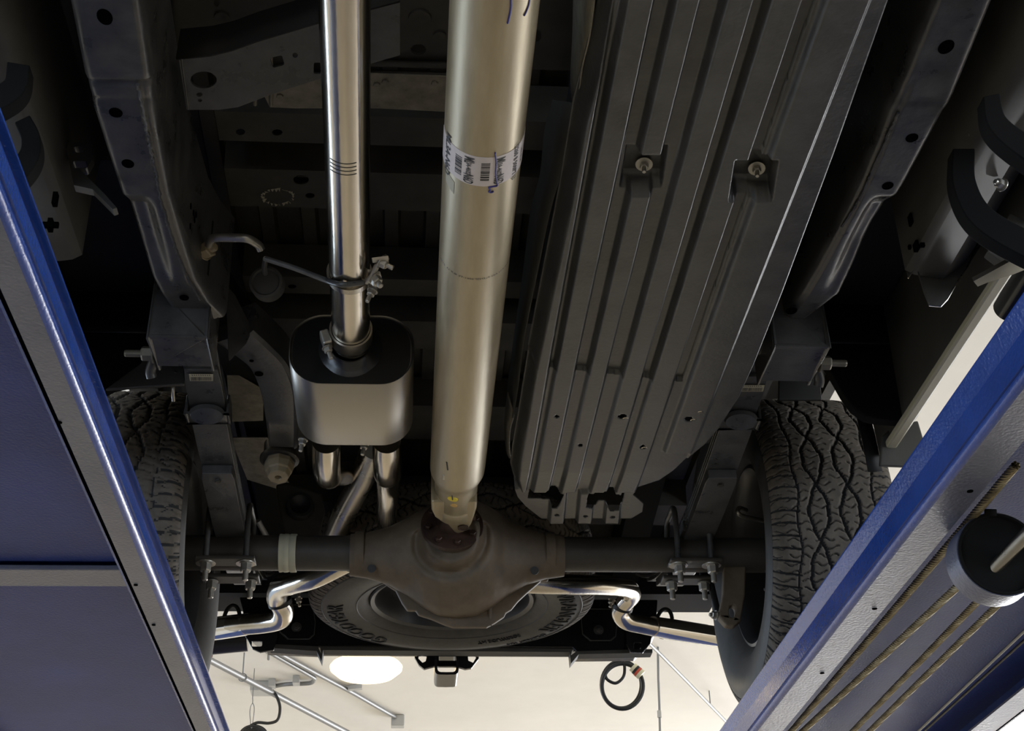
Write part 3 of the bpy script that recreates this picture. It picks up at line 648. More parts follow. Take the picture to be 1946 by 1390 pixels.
# muffler
mc = (-.262, 2.412); ring = rrect(mc[0], mc[1], .255, .165, .068, 10); n = len(ring); y0, y1 = 2.64, 2.915
st = [(y0 + .004, .0), (y0 + .004, .955), (y0, .96), (y0 - .003, .985), (y0, 1.0), (y1, 1.0), (y1 + .003, .985), (y1, .96), (y1 - .004, .95), (y1 - .004, 0)]
V = [(mc[0] + (a - mc[0]) * k, yy, mc[1] + (b - mc[1]) * k) for yy, k in st for a, b in ring]
fl = lambda r0, r1: [(i * n + j, i * n + (j + 1) % n, (i + 1) * n + (j + 1) % n, (i + 1) * n + j) for i in range(r0, r1) for j in range(n)]
muf = mobj('muffler', V, fl(0, 9), M['mufskin'], truck, smooth=True, label='brushed stainless oval muffler')
V2 = [(mc[0] + (a - mc[0]) * k, yy, mc[1] + (b - mc[1]) * k) for yy, k in ((y0 + .003, .0), (y0 + .001, .55), (y0 + .0025, .95)) for a, b in ring]
mobj('end_plate', V2, fl(0, 2), M['mufend'], muf, smooth=True, label='end plate with its dark reflection in the colour')
V, Fc = latheg((p1.x, y0 + .004, p1.z - .004), (0, -1, 0), [(0, .072), (.006, .058), (.010, .045), (.016, .0405), (.016, .038)], 48); mobj('inlet_cone', V, Fc, M['gloss'], muf, smooth=True)
for a, b in ((576, 848), (693, 855)):
    bolt('band_clamp_bolt', P(a, b - 12, z=2.375), (-.15, 0, -1), .009, .012, M['zinc'], truck, .016, .011)
oL = [P(620, 838, z=2.395), P(620, 868, z=2.395), P(621, 893, z=2.405), P(624, 905, z=2.43), P(632, 900, z=2.50), P(655, 900, z=2.58)]
tube('outlet_pipe', oL, [.0325] * 6 if False else .0325, M['steel'], truck, 48, label='polished muffler outlet on the left, bending upwards', curve=8)
oR = [P(735, 838, z=2.395), P(735, 865, z=2.395), P(735, 892, z=2.405), P(737, 903, z=2.435), P(740, 890, z=2.50), P(740, 870, z=2.57)]
tube('outlet_pipe', oR, .0325, M['steel'], truck, 48, label='polished muffler outlet on the right, bending upwards', curve=8)
tube('over_axle_pipe', [P(712, 850, z=2.55), P(690, 905, z=2.57), P(660, 965, z=2.58), P(628, 1040, z=2.57), P(600, 1100, z=2.54)], .034, M['steel2'], truck, 40, label='dim pipe slanting over the axle', curve=6)
tube('over_axle_pipe', [P(737, 895, z=2.50), P(737, 945, z=2.52), P(736, 1000, z=2.55), P(760, 1060, z=2.57)], .0285, M['steel'], truck, 40, label='upright polished pipe over the axle', curve=6)

# ---- driveshaft
ds = [(-.028, 1.1, 2.384), (-.028, 3.13, 2.380)]
dshaft = lathe('driveshaft', (-.028, 1.1, 2.382), (0, 1, 0), [(0, .0645), (2.015, .0645), (2.035, .0640), (2.055, .060), (2.075, .0545), (2.095, .0525), (2.20, .0520), (2.203, .0505), (2.207, .0505), (2.210, .0535), (2.255, .0535), (2.262, .050), (2.262, .0)], M['alu'], truck, 96, 'thick dull aluminium driveshaft')
DSC = Vector((-.028, 0, 2.382))
def onshaft(px_, py_, r=.0648):
    """point of the shaft's surface seen at that pixel"""
    d = Vector(R @ np.array([px_ - 973, -(py_ - 695), -F]) / F); c = Vector(CAM); a = d.x ** 2 + d.z ** 2; ox, oz = c.x - DSC.x, c.z - DSC.z
    b = 2 * (ox * d.x + oz * d.z); k = ox * ox + oz * oz - r * r; D = max(0, b * b - 4 * a * k); return c + d * ((-b - math.sqrt(D)) / (2 * a))
def cyl(ang, y, r): return Vector((DSC.x + r * math.sin(ang), y, DSC.z - r * math.cos(ang)))
def band(a0, a1, ya, yb, r=.0652, n=40, skew=0.):
    V = [cyl(a0 + (a1 - a0) * i / n, yy + skew * (i / n), rr) for yy in (ya, yb) for rr in (r, r - .0012) for i in range(n + 1)]; N = n + 1; Fc = []
    for i in range(n): Fc += [(i, i + 1, 2 * N + i + 1, 2 * N + i), (i, i + 1, N + i + 1, N + i), (2 * N + i, 2 * N + i + 1, 3 * N + i + 1, 3 * N + i)]
    return V, Fc
def ang_y(px_, py_):
    p = onshaft(px_, py_); return math.atan2(p.x - DSC.x, -(p.z - DSC.z)), p.y
aC, yC0 = ang_y(925, 300); _, yC1 = ang_y(925, 354)
stk = mobj('paper_label', *band(-1.55, 1.75, yC0, yC1), M['paper'], dshaft, smooth=True, label='white paper band with barcodes round the driveshaft')
yw = yC1 - yC0; ym = (yC0 + yC1) / 2
def barcode(ac, yc, wa, wy, parent, seed, r=.0655):
    rnd = random.Random(seed); y = yc - wy / 2; parts = []
    while y < yc + wy / 2:
        t = rnd.choice((.0010, .0016, .0028, .0042)); parts.append(band(ac - wa / 2, ac + wa / 2, y, min(y + t, yc + wy / 2), r, 6)); y += t + rnd.choice((.0009, .0014, .0024))
    return mobj('barcode', *join(parts), M['ink'], parent)
def bent(body, size, ac, yc, parent, m='ink', r=.0655, flip=1, sx=1.):
    V, Fc = textg(body, size, 0, size * .018); Vv = [cyl(ac + v[1] * flip / .0648, yc + v[0] * sx, r + .0004) for v in V]
    return mobj('printed_text', Vv, Fc, M[m], parent)
a_, _ = ang_y(871, 317); barcode(a_, ym, .20, yw * .62, stk, 1)
a_, _ = ang_y(922, 328); barcode(a_, ym, .22, yw * .62, stk, 2)
a_, _ = ang_y(890, 322); bent('ML', .024, a_, ym - yw * .33, stk, sx=.55); bent('3A-4602-', .012, a_, ym - yw * .03, stk, sx=.75); bent('N6D', .024, a_, ym + yw * .31, stk, sx=.50)
a_, _ = ang_y(948, 325); bent('ML', .024, a_, ym - yw * .33, stk, sx=.55); bent('3A-4602-', .012, a_, ym - yw * .03, stk, sx=.75); bent('N6D', .024, a_, ym + yw * .31, stk, sx=.50)
a_, _ = ang_y(852, 292); bent('ML3A-N6D', .020, a_ - .02, ym, stk, sx=1.1)
a_, _ = ang_y(978, 310); bent('12260 8 500PT13', .014, a_, ym, stk, sx=.95)
a_, _ = ang_y(987, 300); bent('2021 09 14', .008, a_ + .05, ym, stk)
a_, ya_ = ang_y(853, 336); mobj('tape_piece', *band(a_ - .14, a_ + .22, ya_ - .012, ya_ + .020, .0651, 10, .012), M['paperold'], dshaft, label='small piece of cream tape')
def inkline(pix, r=.0016, m='pen', rad=.0650, nm='marker_stroke', parent=None, lab=None):
    pts = [onshaft(a, b, rad) for a, b in pix]; return mobj(nm, *tubeg(crom(pts, 5), r, 6), M[m], parent or dshaft, smooth=True, label=lab)
inkline([(941, 291), (943, 310), (942, 330), (944, 345), (945, 353), (936, 355), (929, 357), (932, 362), (929, 365), (934, 366), (938, 364)], .0014, rad=.0657, lab='blue marker stroke across the paper band')
inkline([(971, -8), (971, 15), (967, 36), (965, 44)], .0018, lab='blue marker stroke'); inkline([(1007, -8), (1005, 8), (1000, 22), (996, 30)], .0014)
inkline([(849, 878), (851, 893)], .0022, 'ink', .0640); inkline([(852, 893), (850, 905), (848, 921)], .0018, 'pen', .0625)
# printed characters round the shaft
a0_, y0_ = ang_y(842, 497); a1_, y1_ = ang_y(962, 512)
V, Fc = textg('DANA P/N A43-PLENSP 6061-T6 4LX 13  21:09', .0075, 0); wmax = max(abs(v[0]) for v in V)
am_, yM_ = ang_y(905, 531)
mobj('printed_text', [cyl(am_ - v[0] / wmax * 1.28, yM_ + v[1] * -1, .0650) for v in V], Fc, M['ink'], dshaft)
# balance weight, paint dots on the neck
q = onshaft(850, 905, .0575); V, Fc = boxg((q.x - .011, q.y - .013, q.z - .005), (q.x + .011, q.y + .013, q.z + .008)); mobj('balance_weight', V, Fc, M['zinc'], dshaft, bevel=.002, label='square welded balance weight')
q = onshaft(860, 949, .0523); V, Fc = latheg(q, (-.25, 0, -1), [(-.004, .0), (-.004, .0125), (.0006, .0125), (.0006, 0)], 20); mobj('paint_dot', V, Fc, M['yellow'], dshaft, label='yellow paint dot')
q = onshaft(862, 961, .0523); V, Fc = latheg(q, (-.25, 0, -1), [(-.004, .0), (-.004, .009), (.0004, .009), (.0004, 0)], 20); mobj('paint_dot', V, Fc, M['amber'], dshaft, label='amber paint smudge')
inkline([(859, 935), (860, 950)], .0020, 'ink', .0525)
# yoke ears, joint cross and pinion flange
ye = 3.362
V, Fc = sheetg([P(a, b, z=2.338) for a, b in ((819, 955), (820, 972), (826, 984), (838, 992), (850, 998), (857, 1006), (863, 1013), (870, 1015), (880, 1013), (890, 1007), (896, 998), (901, 984), (906, 968), (907, 955))], [], Vector((0, .0, .09)))
mobj('yoke_ear', V, Fc, M['alu'], dshaft, bevel=.009, label='pale aluminium yoke ear')
V, Fc = latheg(P(880, 1004, z=2.3345), (0, -.1, -1), [(-.004, 0), (-.004, .0135), (.001, .0135), (.001, .0115), (-.001, .011), (-.001, 0)], 24); mobj('bearing_cap', V, Fc, M['rust'], dshaft, smooth=True)
mobj('joint_cross', *join([latheg((-.018, ye + .06, 2.382), (0, 0, 1), [(-.040, 0), (-.040, .0115), (.04, .0115), (.04, 0)], 20), latheg((-.018, ye + .06, 2.382), (1, 0, 0), [(-.045, 0), (-.045, .013), (.045, .013), (.045, 0)], 20)]), M['rust'], dshaft, smooth=True, label='rusty universal joint cross')
axc = Vector((-.012, 3.62, 2.36))
FA = Vector((0, math.cos(.30), -math.sin(.30))); FC = Vector((-.031, 3.450, 2.375)); FU = Vector((0, math.sin(.30), math.cos(.30)))
pf = lathe('pinion_flange', FC, FA, [(-.03, 0), (-.03, .030), (0, .038), (.004, .072), (.006, .079), (.018, .079), (.020, .060), (.05, .055), (.05, 0)], M['rust'], truck, 56, 'round rusty pinion flange')
for k in range(8):
    a = 2 * PI * k / 8 + .2; q = FC + Vector((.062 * math.cos(a), 0, 0)) + FU * .062 * math.sin(a) + FA * .004; bolt('flange_bolt', q, -FA, .009, .010, M['rust'], pf, 0, .011)

# ---- rear axle
axle = lathe('axle_tube', (-.80, 3.62, 2.36), (1, 0, 0), [(0, .0), (0, .046), (.50, .046), (.62, .047), (.96, .047), (1.1, .046), (1.70, .046), (1.70, 0)], M['axle'], truck, 48, 'dark axle tube')
lathe('brake_line_band', (-.475, 3.62, 2.36), (1, 0, 0), [(0, .0462), (0, .050), (.004, .0505), (.010, .0490), (.014, .0505), (.022, .0500), (.026, .0485), (.030, .0505), (.044, .050), (.044, .0462)], M['paperold'], axle, 40, 'pale wrapped band on the axle tube')
# differential housing: squashed bowl with nose and arms
V = []; NA, NB = 96, 80
def hous(u, v):
    """u round the axle axis, v along it"""
    x = (v - .5) * .56; t = abs(x) / .28
    r = float(np.interp(abs(x), [0, .05, .09, .13, .18, .23, .28], [.152, .147, .128, .100, .074, .060, .0535]))
    a = u * 2 * PI; y, z = math.cos(a), math.sin(a)   # y forward-back
    fy = .95 if y > 0 else .88
    ry = r * y * fy; rz = r * z * (1.12 if z < 0 else .95)
    # nose that reaches to the pinion
    if y < -.2:
        k = max(0, 1 - (abs(x) / .115) ** 2) * max(0, 1 - (abs(z) / .95) ** 2)
        ry -= .045 * k
    # step ring pressed round the nose
    d = math.hypot(x + .02, (rz + .012) * .95)
    rg_ = (math.exp(-((d - .088) / .009) ** 2) - .8 * math.exp(-((d - .066) / .010) ** 2)) * (1 if y < 0 and rz < .02 else 0)
    return Vector((axc.x + x, axc.y + ry + rg_ * .020, axc.z + rz + rg_ * .010))
V = [hous(i / NA, j / NB) for j in range(NB + 1) for i in range(NA)]
Fc = [(j * NA + i, j * NA + (i + 1) % NA, (j + 1) * NA + (i + 1) % NA, (j + 1) * NA + i) for j in range(NB) for i in range(NA)]
dh = mobj('differential_housing', V, Fc, M['cast'], truck, smooth=True, label='bulging rust-brown cast differential housing', auto=math.radians(70))
md = dh.modifiers.new('sub', 'SUBSURF'); md.levels = 1; md.render_levels = 1
V, Fc = latheg((-.024, 3.49, 2.365), (0, .98, -.12), [(-.01, .050), (.0, .058), (.05, .070), (.10, .100)], 48); mobj('pinion_nose', V, Fc, M['cast'], dh, smooth=True)
cov = sheet('differential_cover', [(683, 1030), (690, 1092), (702, 1099), (715, 1097), (738, 1113), (752, 1122), (764, 1146), (774, 1160), (790, 1160), (795, 1168), (820, 1176), (848, 1188), (862, 1192), (925, 1192), (940, 1184), (958, 1172), (962, 1164), (972, 1158), (985, 1142), (1000, 1128), (1028, 1104), (1042, 1103), (1046, 1040), (960, 985), (770, 985)], M['cast'], truck, (0, .016, 0), y=3.650, label='flanged cover plate behind the differential', bevel=.003)
tube('cover_rib', [P(854, 1150, y=3.645), P(855, 1190, y=3.660)], .006, M['cast'], cov, 10); tube('cover_rib', [P(931, 1150, y=3.645), P(931, 1190, y=3.660)], .006, M['cast'], cov, 10)
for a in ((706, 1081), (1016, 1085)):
    q = P(*a, y=3.60); disc('casting_hole_shade', P(*a, y=3.575), (0, -1, -.2), .011, M['ink'], dh)  # black disc paints the shade of a hole in the casting
for sx, px_ in ((-1, 683), (1, 1044)):
    lathe('tube_collar', (P(px_, 1060, y=3.62).x - .012, 3.62, 2.36), (1, 0, 0), [(0, .046), (0, .058), (.024, .058), (.024, .046)], M['cast'], dh, 40)
# triangular web from the housing to the right tube
sheet('housing_web', [(940, 1000), (960, 1000), (1036, 1042), (1040, 1066), (950, 1080)], M['cast'], dh, (0, .02, 0), y=3.575, bevel=.004)
sheet('housing_web', [(765, 1005), (800, 995), (790, 1070), (690, 1062), (690, 1048), (748, 1042)], M['cast'], dh, (0, .02, 0), y=3.575, bevel=.004)

# ---- leaf springs, hangers, U-bolts
for s in (-1, 1):
    xc = -.600 if s < 0 else .625; t = None
    ls = bpy.data.objects.new('leaf_spring', None); COL.objects.link(ls); ls.parent = truck; ls.location = Vector((xc, 2.8, 2.45)) - world_loc(truck)
    ls['label'] = 'leaf spring on the left, behind the barcode sticker' if s < 0 else 'leaf spring on the right, beside the skid plate'
    def zof(y): return 2.502 - .100 * ((y - 2.80) / .82) + .035 * ((y - 2.80) / .82) ** 2 + (.20 * ((y - 3.62) / .83) ** 2 if y > 3.62 else 0)
    def leaf(ya, yb, dz, w_, th, curl=0):
        V = []; N = 30
        for i in range(N + 1):
            y = ya + (yb - ya) * i / N; z = zof(y) - dz; ww = w_ if i else w_ * .9
            V += [(xc - ww, y, z), (xc + ww, y, z), (xc + ww, y, z + th), (xc - ww, y, z + th)]
        Fc = [(i * 4 + k, i * 4 + (k + 1) % 4, i * 4 + 4 + (k + 1) % 4, i * 4 + 4 + k) for i in range(N) for k in range(4)] + [(0, 1, 2, 3), tuple(len(V) - 4 + k for k in range(4))]
        return mobj('leaf', V, Fc, M['frame'], ls, bevel=.0015)
    leaf(2.66, 4.45, .0, .040, .010); leaf(2.86, 4.4, .012, .040, .010); leaf(3.03, 4.2, .024, .040, .010); leaf(3.24, 4.05, .050, .039, .024)
    yk = 3.00; zk = zof(yk)
    V, Fc = join([boxg((xc - .049, yk, zk - .034), (xc + .049, yk + .050, zk - .026)), boxg((xc - .049, yk, zk - .034), (xc - .043, yk + .050, zk + .018)), boxg((xc + .043, yk, zk - .034), (xc + .049, yk + .050, zk + .018))])
    ck = mobj('spring_clip', V, Fc, M['frame'], ls, bevel=.003); bolt('clip_rivet', (xc, yk + .025, zk - .034), (0, 0, -1), .009, .005, M['zinc'], ls)
    V, Fc = latheg((xc, yk + .003, zk - .030), (0, -.4, -1), [(0, .040), (.010, .036), (.012, .0)], 28)
    V = [(v[0], yk + .003 + (v[1] - yk - .003) * .45, v[2]) for v in V]; mobj('clip_cap', V, Fc, M['frame'], ls, smooth=True)
    bolt('centre_bolt', (xc, 3.27, zof(3.27) - .050), (0, 0, -1), .008, .006, M['axle'], ls)
    # front hanger
    hx = (-.662, -.545) if s < 0 else (.60, .715)
    ye_ = 2.705 if s < 0 else 2.735
    V, Fc = join([boxg((hx[0], 2.565, 2.392), (hx[0] + .007, ye_, 2.55)), boxg((hx[1] - .007, 2.565, 2.392), (hx[1], ye_, 2.55)), boxg((hx[0], 2.565, 2.392), (hx[1], 2.577, 2.52)), boxg((hx[0], 2.565, 2.392), (hx[1], ye_ - .02, 2.400))])
    hg = mobj('spring_hanger', V, Fc, M['frame'], truck, bevel=.004, label='boxy spring hanger bracket at the rail end')
    lathe('spring_eye', (xc - .045, 2.67, 2.470), (1, 0, 0), [(0, 0), (0, .034), (.09, .034), (.09, 0)], M['frame'], ls, 28)
    bx_ = hx[0] - .002 if s < 0 else hx[1] + .002
    bolt('hanger_bolt', (bx_, 2.655, 2.405), (s, 0, 0), .0155, .022, M['bolt'], truck, .034, .020, 'large hanger bolt with its nut')
    tube('hanger_tab', [(bx_ + s * .006, 2.69, 2.41), (bx_ + s * .014, 2.71, 2.395), (bx_ + s * .012, 2.72, 2.385)], .011, M['bodydk'], truck, 12, curve=4)
    sh = sheet('outer_gusset', [(268, 690), (290, 640), (322, 575), (338, 566), (352, 590), (350, 730), (200, 740)] if s < 0 else [(1480, 640), (1530, 650), (1556, 690), (1562, 760), (1480, 760)], M['bodydk'], truck, (0, .01, 0), y=2.90 if s < 0 else 3.3, bevel=.002)
    # barcode on the spring
    bp_ = [(359, 711), (405, 711), (405, 724), (361, 724)] if s < 0 else [(1408, 732), (1453, 732), (1450, 744), (1405, 744)]
    zz = zof(2.90) - .0135
    oo = [P(a, b, z=zz) for a, b in bp_]
    bl = mobj('barcode_sticker', *sheetg(oo, [], Vector((0, 0, -.0006))), M['paperold'], ls, label='small cream barcode sticker')
    rnd = random.Random(5); g = []; t_ = .06
    while t_ < .93:
        w_ = rnd.choice((.012, .02, .03)); A_, B_, C_, D_ = oo
        g.append(sheetg([A_.lerp(B_, t_).lerp(D_.lerp(C_, t_), .42), A_.lerp(B_, t_ + w_).lerp(D_.lerp(C_, t_ + w_), .42), A_.lerp(B_, t_ + w_).lerp(D_.lerp(C_, t_ + w_), .92), A_.lerp(B_, t_).lerp(D_.lerp(C_, t_), .92)], [], Vector((0, 0, -.0009)))); t_ += w_ + rnd.choice((.012, .02))
    for q in range(9):
        t_ = .1 + q * .09; A_, B_, C_, D_ = oo; g.append(sheetg([A_.lerp(B_, t_).lerp(D_.lerp(C_, t_), .08), A_.lerp(B_, t_ + .05).lerp(D_.lerp(C_, t_ + .05), .08), A_.lerp(B_, t_ + .05).lerp(D_.lerp(C_, t_ + .05), .30)], [], Vector((0, 0, -.0009))))
    mobj('barcode', *join(g), M['ink'], ls)
    # seat on the axle, U-bolts and plate
    V, Fc = join([boxg((xc - .045, 3.55, 2.398), (xc + .045, 3.70, 2.43))]); mobj('spring_seat', V, Fc, M['axle'], truck, bevel=.004)
    xs_ = (-.655, -.554) if s < 0 else (.561, .648)
    for xu in xs_:
        ub = tube('u_bolt', [(xu, 3.555, 2.29), (xu, 3.555, 2.455), (xu, 3.62, 2.475), (xu, 3.685, 2.455), (xu, 3.685, 2.285)], .0075, M['frame'], truck, 14, curve=5, label='black U-bolt clamping the spring to the axle')
        pl = lathe('saddle_washer', (xu, 3.562, 2.312), (0, 0, -1), [(0, 0), (0, .026), (.006, .025), (.007, 0)], M['zinc'], ub, 22)
        for dy in (0, .128): bolt('nut', (xu + .002, 3.556 + dy, 2.306), (0, 0, -1), .0145, .020, M['zinc'], ub, .024, .017)
    V, Fc = join([boxg((xs_[0] - .025, 3.53, 2.308), (xs_[1] + .025, 3.585, 2.318)), boxg((xs_[0] - .025, 3.655, 2.308), (xs_[1] + .025, 3.71, 2.318))]); mobj('u_bolt_plate', V, Fc, M['axle'], truck, bevel=.003)
# shock mount on the right axle end, bump stop and arm on the left
sheet('shock_bracket', [(1376, 1076), (1418, 1075), (1416, 1130), (1408, 1180), (1396, 1190), (1380, 1188), (1366, 1172), (1374, 1130)], M['cast'], truck, (0, .03, 0), y=3.60, holes=[ell(1392, 1162, 7, 12)], label='brown shock absorber bracket', bevel=.004)
tube('shock_absorber', [P(1350, 1105, y=3.70), P(1364, 1166, y=3.66)], .009, M['black'], truck, 14)
bolt('shock_bolt', P(1361, 1170, y=3.62), (-1, -.3, 0), .010, .012, M['zinc'], truck, .006, .013)
arm = [(P(445, 640, z=2.52), .055), (P(480, 668, z=2.515), .050), (P(512, 700, z=2.51), .046), (P(530, 745, z=2.50), .045), (P(536, 800, z=2.49), .040), (P(538, 850, z=2.48), .036)]
ce = crom([a for a, b in arm], 6); ww = np.interp(np.linspace(0, 1, len(ce)), np.linspace(0, 1, len(arm)), [b for a, b in arm]); V = []; N = len(ce)
for i, p in enumerate(ce):
    t = (ce[min(i + 1, N - 1)] - ce[max(i - 1, 0)]).normalized(); nn = Vector((t.y, -t.x, 0)).normalized(); k = float(ww[i]) * .95
    V += [p - nn * k + Vector((0, 0, .004)), p - nn * k * .85, p + nn * k * .72, p + nn * k * .80 + Vector((0, 0, -.005)), p + nn * k, p + nn * k + Vector((0, 0, .07)), p - nn * k + Vector((0, 0, .07))]
Fc = [(i * 7 + k, i * 7 + (k + 1) % 7, i * 7 + 7 + (k + 1) % 7, i * 7 + 7 + k) for i in range(N - 1) for k in range(7)] + [tuple(range(7)), tuple(len(V) - 7 + k for k in range(7))]
ba = mobj('bump_stop_arm', V, Fc, M['frame'], truck, smooth=True, label='curved pressed steel arm carrying the bump stop', auto=math.radians(35))
disc('arm_hole_shade', P(492, 711, z=2.508), (0, 0, -1), .010, M['hole'], ba); disc('arm_hole_shade', P(478, 686, z=2.508), (0, 0, -1), .005, M['hole'], ba)
sheet('side_gusset', [(428, 560), (446, 582), (475, 640), (468, 655), (434, 690)], M['frame'], truck, (0, .004, .03), y=2.72, label='grey triangular gusset', bevel=.002)
q = P(532, 880, z=2.47)
bst = lathe('bump_stop', q + Vector((0, -.01, .045)), (.0, -.10, -1), [(0, 0), (0, .040), (.035, .040), (.038, .048), (.046, .048), (.050, .040), (.060, .036), (.060, 0)], M['axle'], truck, 36, 'bump stop cup')
V, Fc = latheg(P(530, 893, z=2.436), (0, -.25, -1), [(-.022, .036), (-.010, .037), (.006, .033), (.010, .030), (.024, .026), (.026, .0085), (.012, .008), (.012, 0)], 8); mobj('bump_cushion', V, Fc, M['tan'], bst, label='tan angular bump cushion with a hole', bevel=.002)
# shackle style arm with a dark eye
sa = sheet('shock_upper_arm', [(524, 925), (545, 920), (610, 940), (618, 975), (612, 1000), (604, 1022), (542, 1022), (530, 965)], M['bed'], truck, (0, .01, .01), y=3.75, label='grey shock mount plate behind the bump stop', bevel=.003)
lathe('rubber_eye', P(570, 962, y=3.735), (.1, -1, 0), [(0, 0), (.004, .020), (.012, .028), (.012, .036), (0, .039), (-.01, .039)], M['black'], truck, 32, 'black rubber bushing eye')
sheet('inner_floor_panel', [(430, 700), (500, 740), (500, 800), (438, 802)], M['bed2'], truck, (0, .004, .004), z=2.66, label='pale bed panel seen past the spring')
sheet('inner_floor_panel', [(440, 832), (508, 832), (515, 850), (560, 940), (470, 912), (444, 848)], M['bed2'], truck, (0, .004, .004), z=2.68)
tube('parking_brake_cable', [P(335, 706, y=2.9), P(331, 722, y=2.92), P(329, 745, y=2.93), P(330, 762, y=2.95)], .0045, M['steel2'], truck, 12, label='bright brake hose beside the left spring', curve=5)

# ---- wheels
def tire_profile(R0, wd, rin):
    """(x, r) from the inner bead round the tread to the outer bead"""
    h = wd / 2
    return [(-h * .70, rin), (-h * .80, rin + .012), (-h * .92, rin + .035), (-h * 1.0, rin + .085), (-h * 1.02, rin + .110), (-h * 1.01, rin + .125), (-h * .975, R0 - .044)], [(h * .975, R0 - .044), (h * 1.01, rin + .125), (h * 1.02, rin + .110), (h * 1.0, rin + .085), (h * .92, rin + .035), (h * .80, rin + .012), (h * .70, rin)]
def make_tire(c, ax, R0, wd, rin, parent, lab, fine=True, name='tire'):
    A, B = tire_profile(R0, wd, rin); ax = Vector(ax)
    V1, F1 = latheg(c, ax, A, 120); V2, F2 = latheg(c, ax, B, 120); V, Fc = join([(V1, F1), (V2, F2)])
    t = mobj(name, V, Fc, M['rubber'], parent, smooth=True, label=lab)
    NT, NW = (1400, 110) if fine else (720, 60); u = ax.orthogonal().normalized(); v = ax.cross(u); h = wd / 2 * .975
    th = np.linspace(0, 2 * PI, NT, endpoint=False)[:, None]; x = np.linspace(-h, h, NW + 1)[None, :]
    base = R0 - .010 * (np.abs(x) / h) ** 3 - .032 * (np.abs(x) / h) ** 14 + 0 * th
    g = np.zeros_like(base); ph = 9 * th
    for uc in (-.048, .030):
        for sg in (-1, 1):
            w_ = x - (uc + sg * .024 * np.sin(ph + uc * 40) + .0015 * np.sign(np.sin(5 * ph)))
            g = np.maximum(g, np.exp(-(w_ / (.0038)) ** 4) * 1.0)
    w_ = x - (.092 + .005 * np.sin(2 * ph)); g = np.maximum(g, np.exp(-(w_ / .0022) ** 4) * .8)
    w_ = x + (.098 + .004 * np.sin(2 * ph)); g = np.maximum(g, np.exp(-(w_ / .0022) ** 4) * .8)
    sip = th * 132 + 1.3 * np.sin(x * 170 + 4 * np.sin(ph)) + 6 * x
    s2 = np.exp(-((np.mod(sip, 2 * PI) - PI) / .52) ** 4) * .70 * (np.sin(x * 95 + 2 * np.sin(ph * 2)) > -.75)
    blk = th * 84 + 22 * x * np.sign(x); s3 = np.exp(-((np.mod(blk, 2 * PI) - PI) / .42) ** 4) * .9 * (np.abs(x) > .095)
    g = np.maximum(g, np.maximum(s2, s3)); r = base - .0085 * g
    uu, vv, aa = np.array(u), np.array(v), np.array(ax); cc = np.array(Vector(c))
    X = cc + aa * x[..., None] + (uu * np.cos(th)[..., None] + vv * np.sin(th)[..., None]) * r[..., None]
    off = np.array(world_loc(t)); X = (X - off).reshape(-1, 3); W = NW + 1
    I, J = np.meshgrid(np.arange(NT), np.arange(NW), indexing='ij'); a = I * W + J; b = ((I + 1) % NT) * W + J
    Q = np.stack([a, a + 1, b + 1, b], -1).reshape(-1, 4)
    me = bpy.data.meshes.new('tread'); me.vertices.add(len(X)); me.vertices.foreach_set('co', X.astype(np.float32).ravel())
    me.loops.add(Q.size); me.loops.foreach_set('vertex_index', Q.astype(np.int32).ravel()); me.polygons.add(len(Q))
    me.polygons.foreach_set('loop_start', np.arange(0, Q.size, 4, dtype=np.int32)); me.polygons.foreach_set('loop_total', np.full(len(Q), 4, np.int32))
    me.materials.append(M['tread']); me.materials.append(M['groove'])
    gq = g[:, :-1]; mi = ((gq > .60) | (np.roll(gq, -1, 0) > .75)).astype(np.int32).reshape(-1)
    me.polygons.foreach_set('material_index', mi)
    me.update(); me.validate(); o = bpy.data.objects.new('tread', me); COL.objects.link(o); o.parent = t if parent is None else parent; o['kind'] = 'stuff'
    if parent is not None: pass
    return t
for s in (-1, 1):
    xc = .03 + s * .862
    wh = bpy.data.objects.new('wheel', None); COL.objects.link(wh); wh.parent = truck; wh.location = Vector((xc, 3.62, 2.36)) - world_loc(truck)
    wh['label'] = 'rear wheel on the right with a wavy lit tread' if s > 0 else 'rear wheel on the left, half hidden by the lift'
    make_tire((xc, 3.62, 2.36), (1, 0, 0), .418, .320, .235, wh, None, s > 0)
    i = -s   # inner side
    lathe('rim', (xc, 3.62, 2.36), (i, 0, 0), [(.113, .236), (.125, .240), (.127, .232), (.115, .224), (.090, .214), (-.02, .208), (-.06, .205), (-.075, .19), (-.070, .09), (-.055, .08), (-.055, 0)], M['rim'], wh, 90, 'dark steel rim seen from inside')
    lathe('brake_disc', (xc, 3.62, 2.36), (i, 0, 0), [(.0, .0), (.0, .165), (.010, .168), (.022, .168), (.024, .10), (.045, .085), (.05, .06), (.05, 0)], M['rust'], wh, 60, 'dark brake disc')
    V, Fc = latheg((xc, 3.62, 2.36), (i, 0, 0), [(.04, .02), (.045, .14), (.040, .172), (.034, .178)], 48); V2 = [(v[0], v[1], v[2]) for v in V]; mobj('dust_shield', V2, Fc[:], M['dark'], wh, smooth=True)
    V, Fc = boxg((min(xc + i * .02, xc + i * .10), 3.44, 2.24), (max(xc + i * .02, xc + i * .10), 3.50, 2.42)); mobj('brake_caliper', V, Fc, M['cast'], wh, bevel=.012)
    for (dy, dz) in ((-.04, -.075), (.03, -.085), (-.12, -.05)):
        bolt('caliper_bolt', (xc + i * .055, 3.62 + dy, 2.36 + dz), (i, 0, 0), .010, .014, M['axle'], wh, .018, .013)
tube('brake_hose', [P(1418, 970, y=3.58), P(1405, 966, y=3.52), P(1402, 974, y=3.5), P(1414, 982, y=3.52), P(1450, 990, y=3.58)], .006, M['zinc'], truck, 12, curve=6, label='short bright brake pipe fitting')
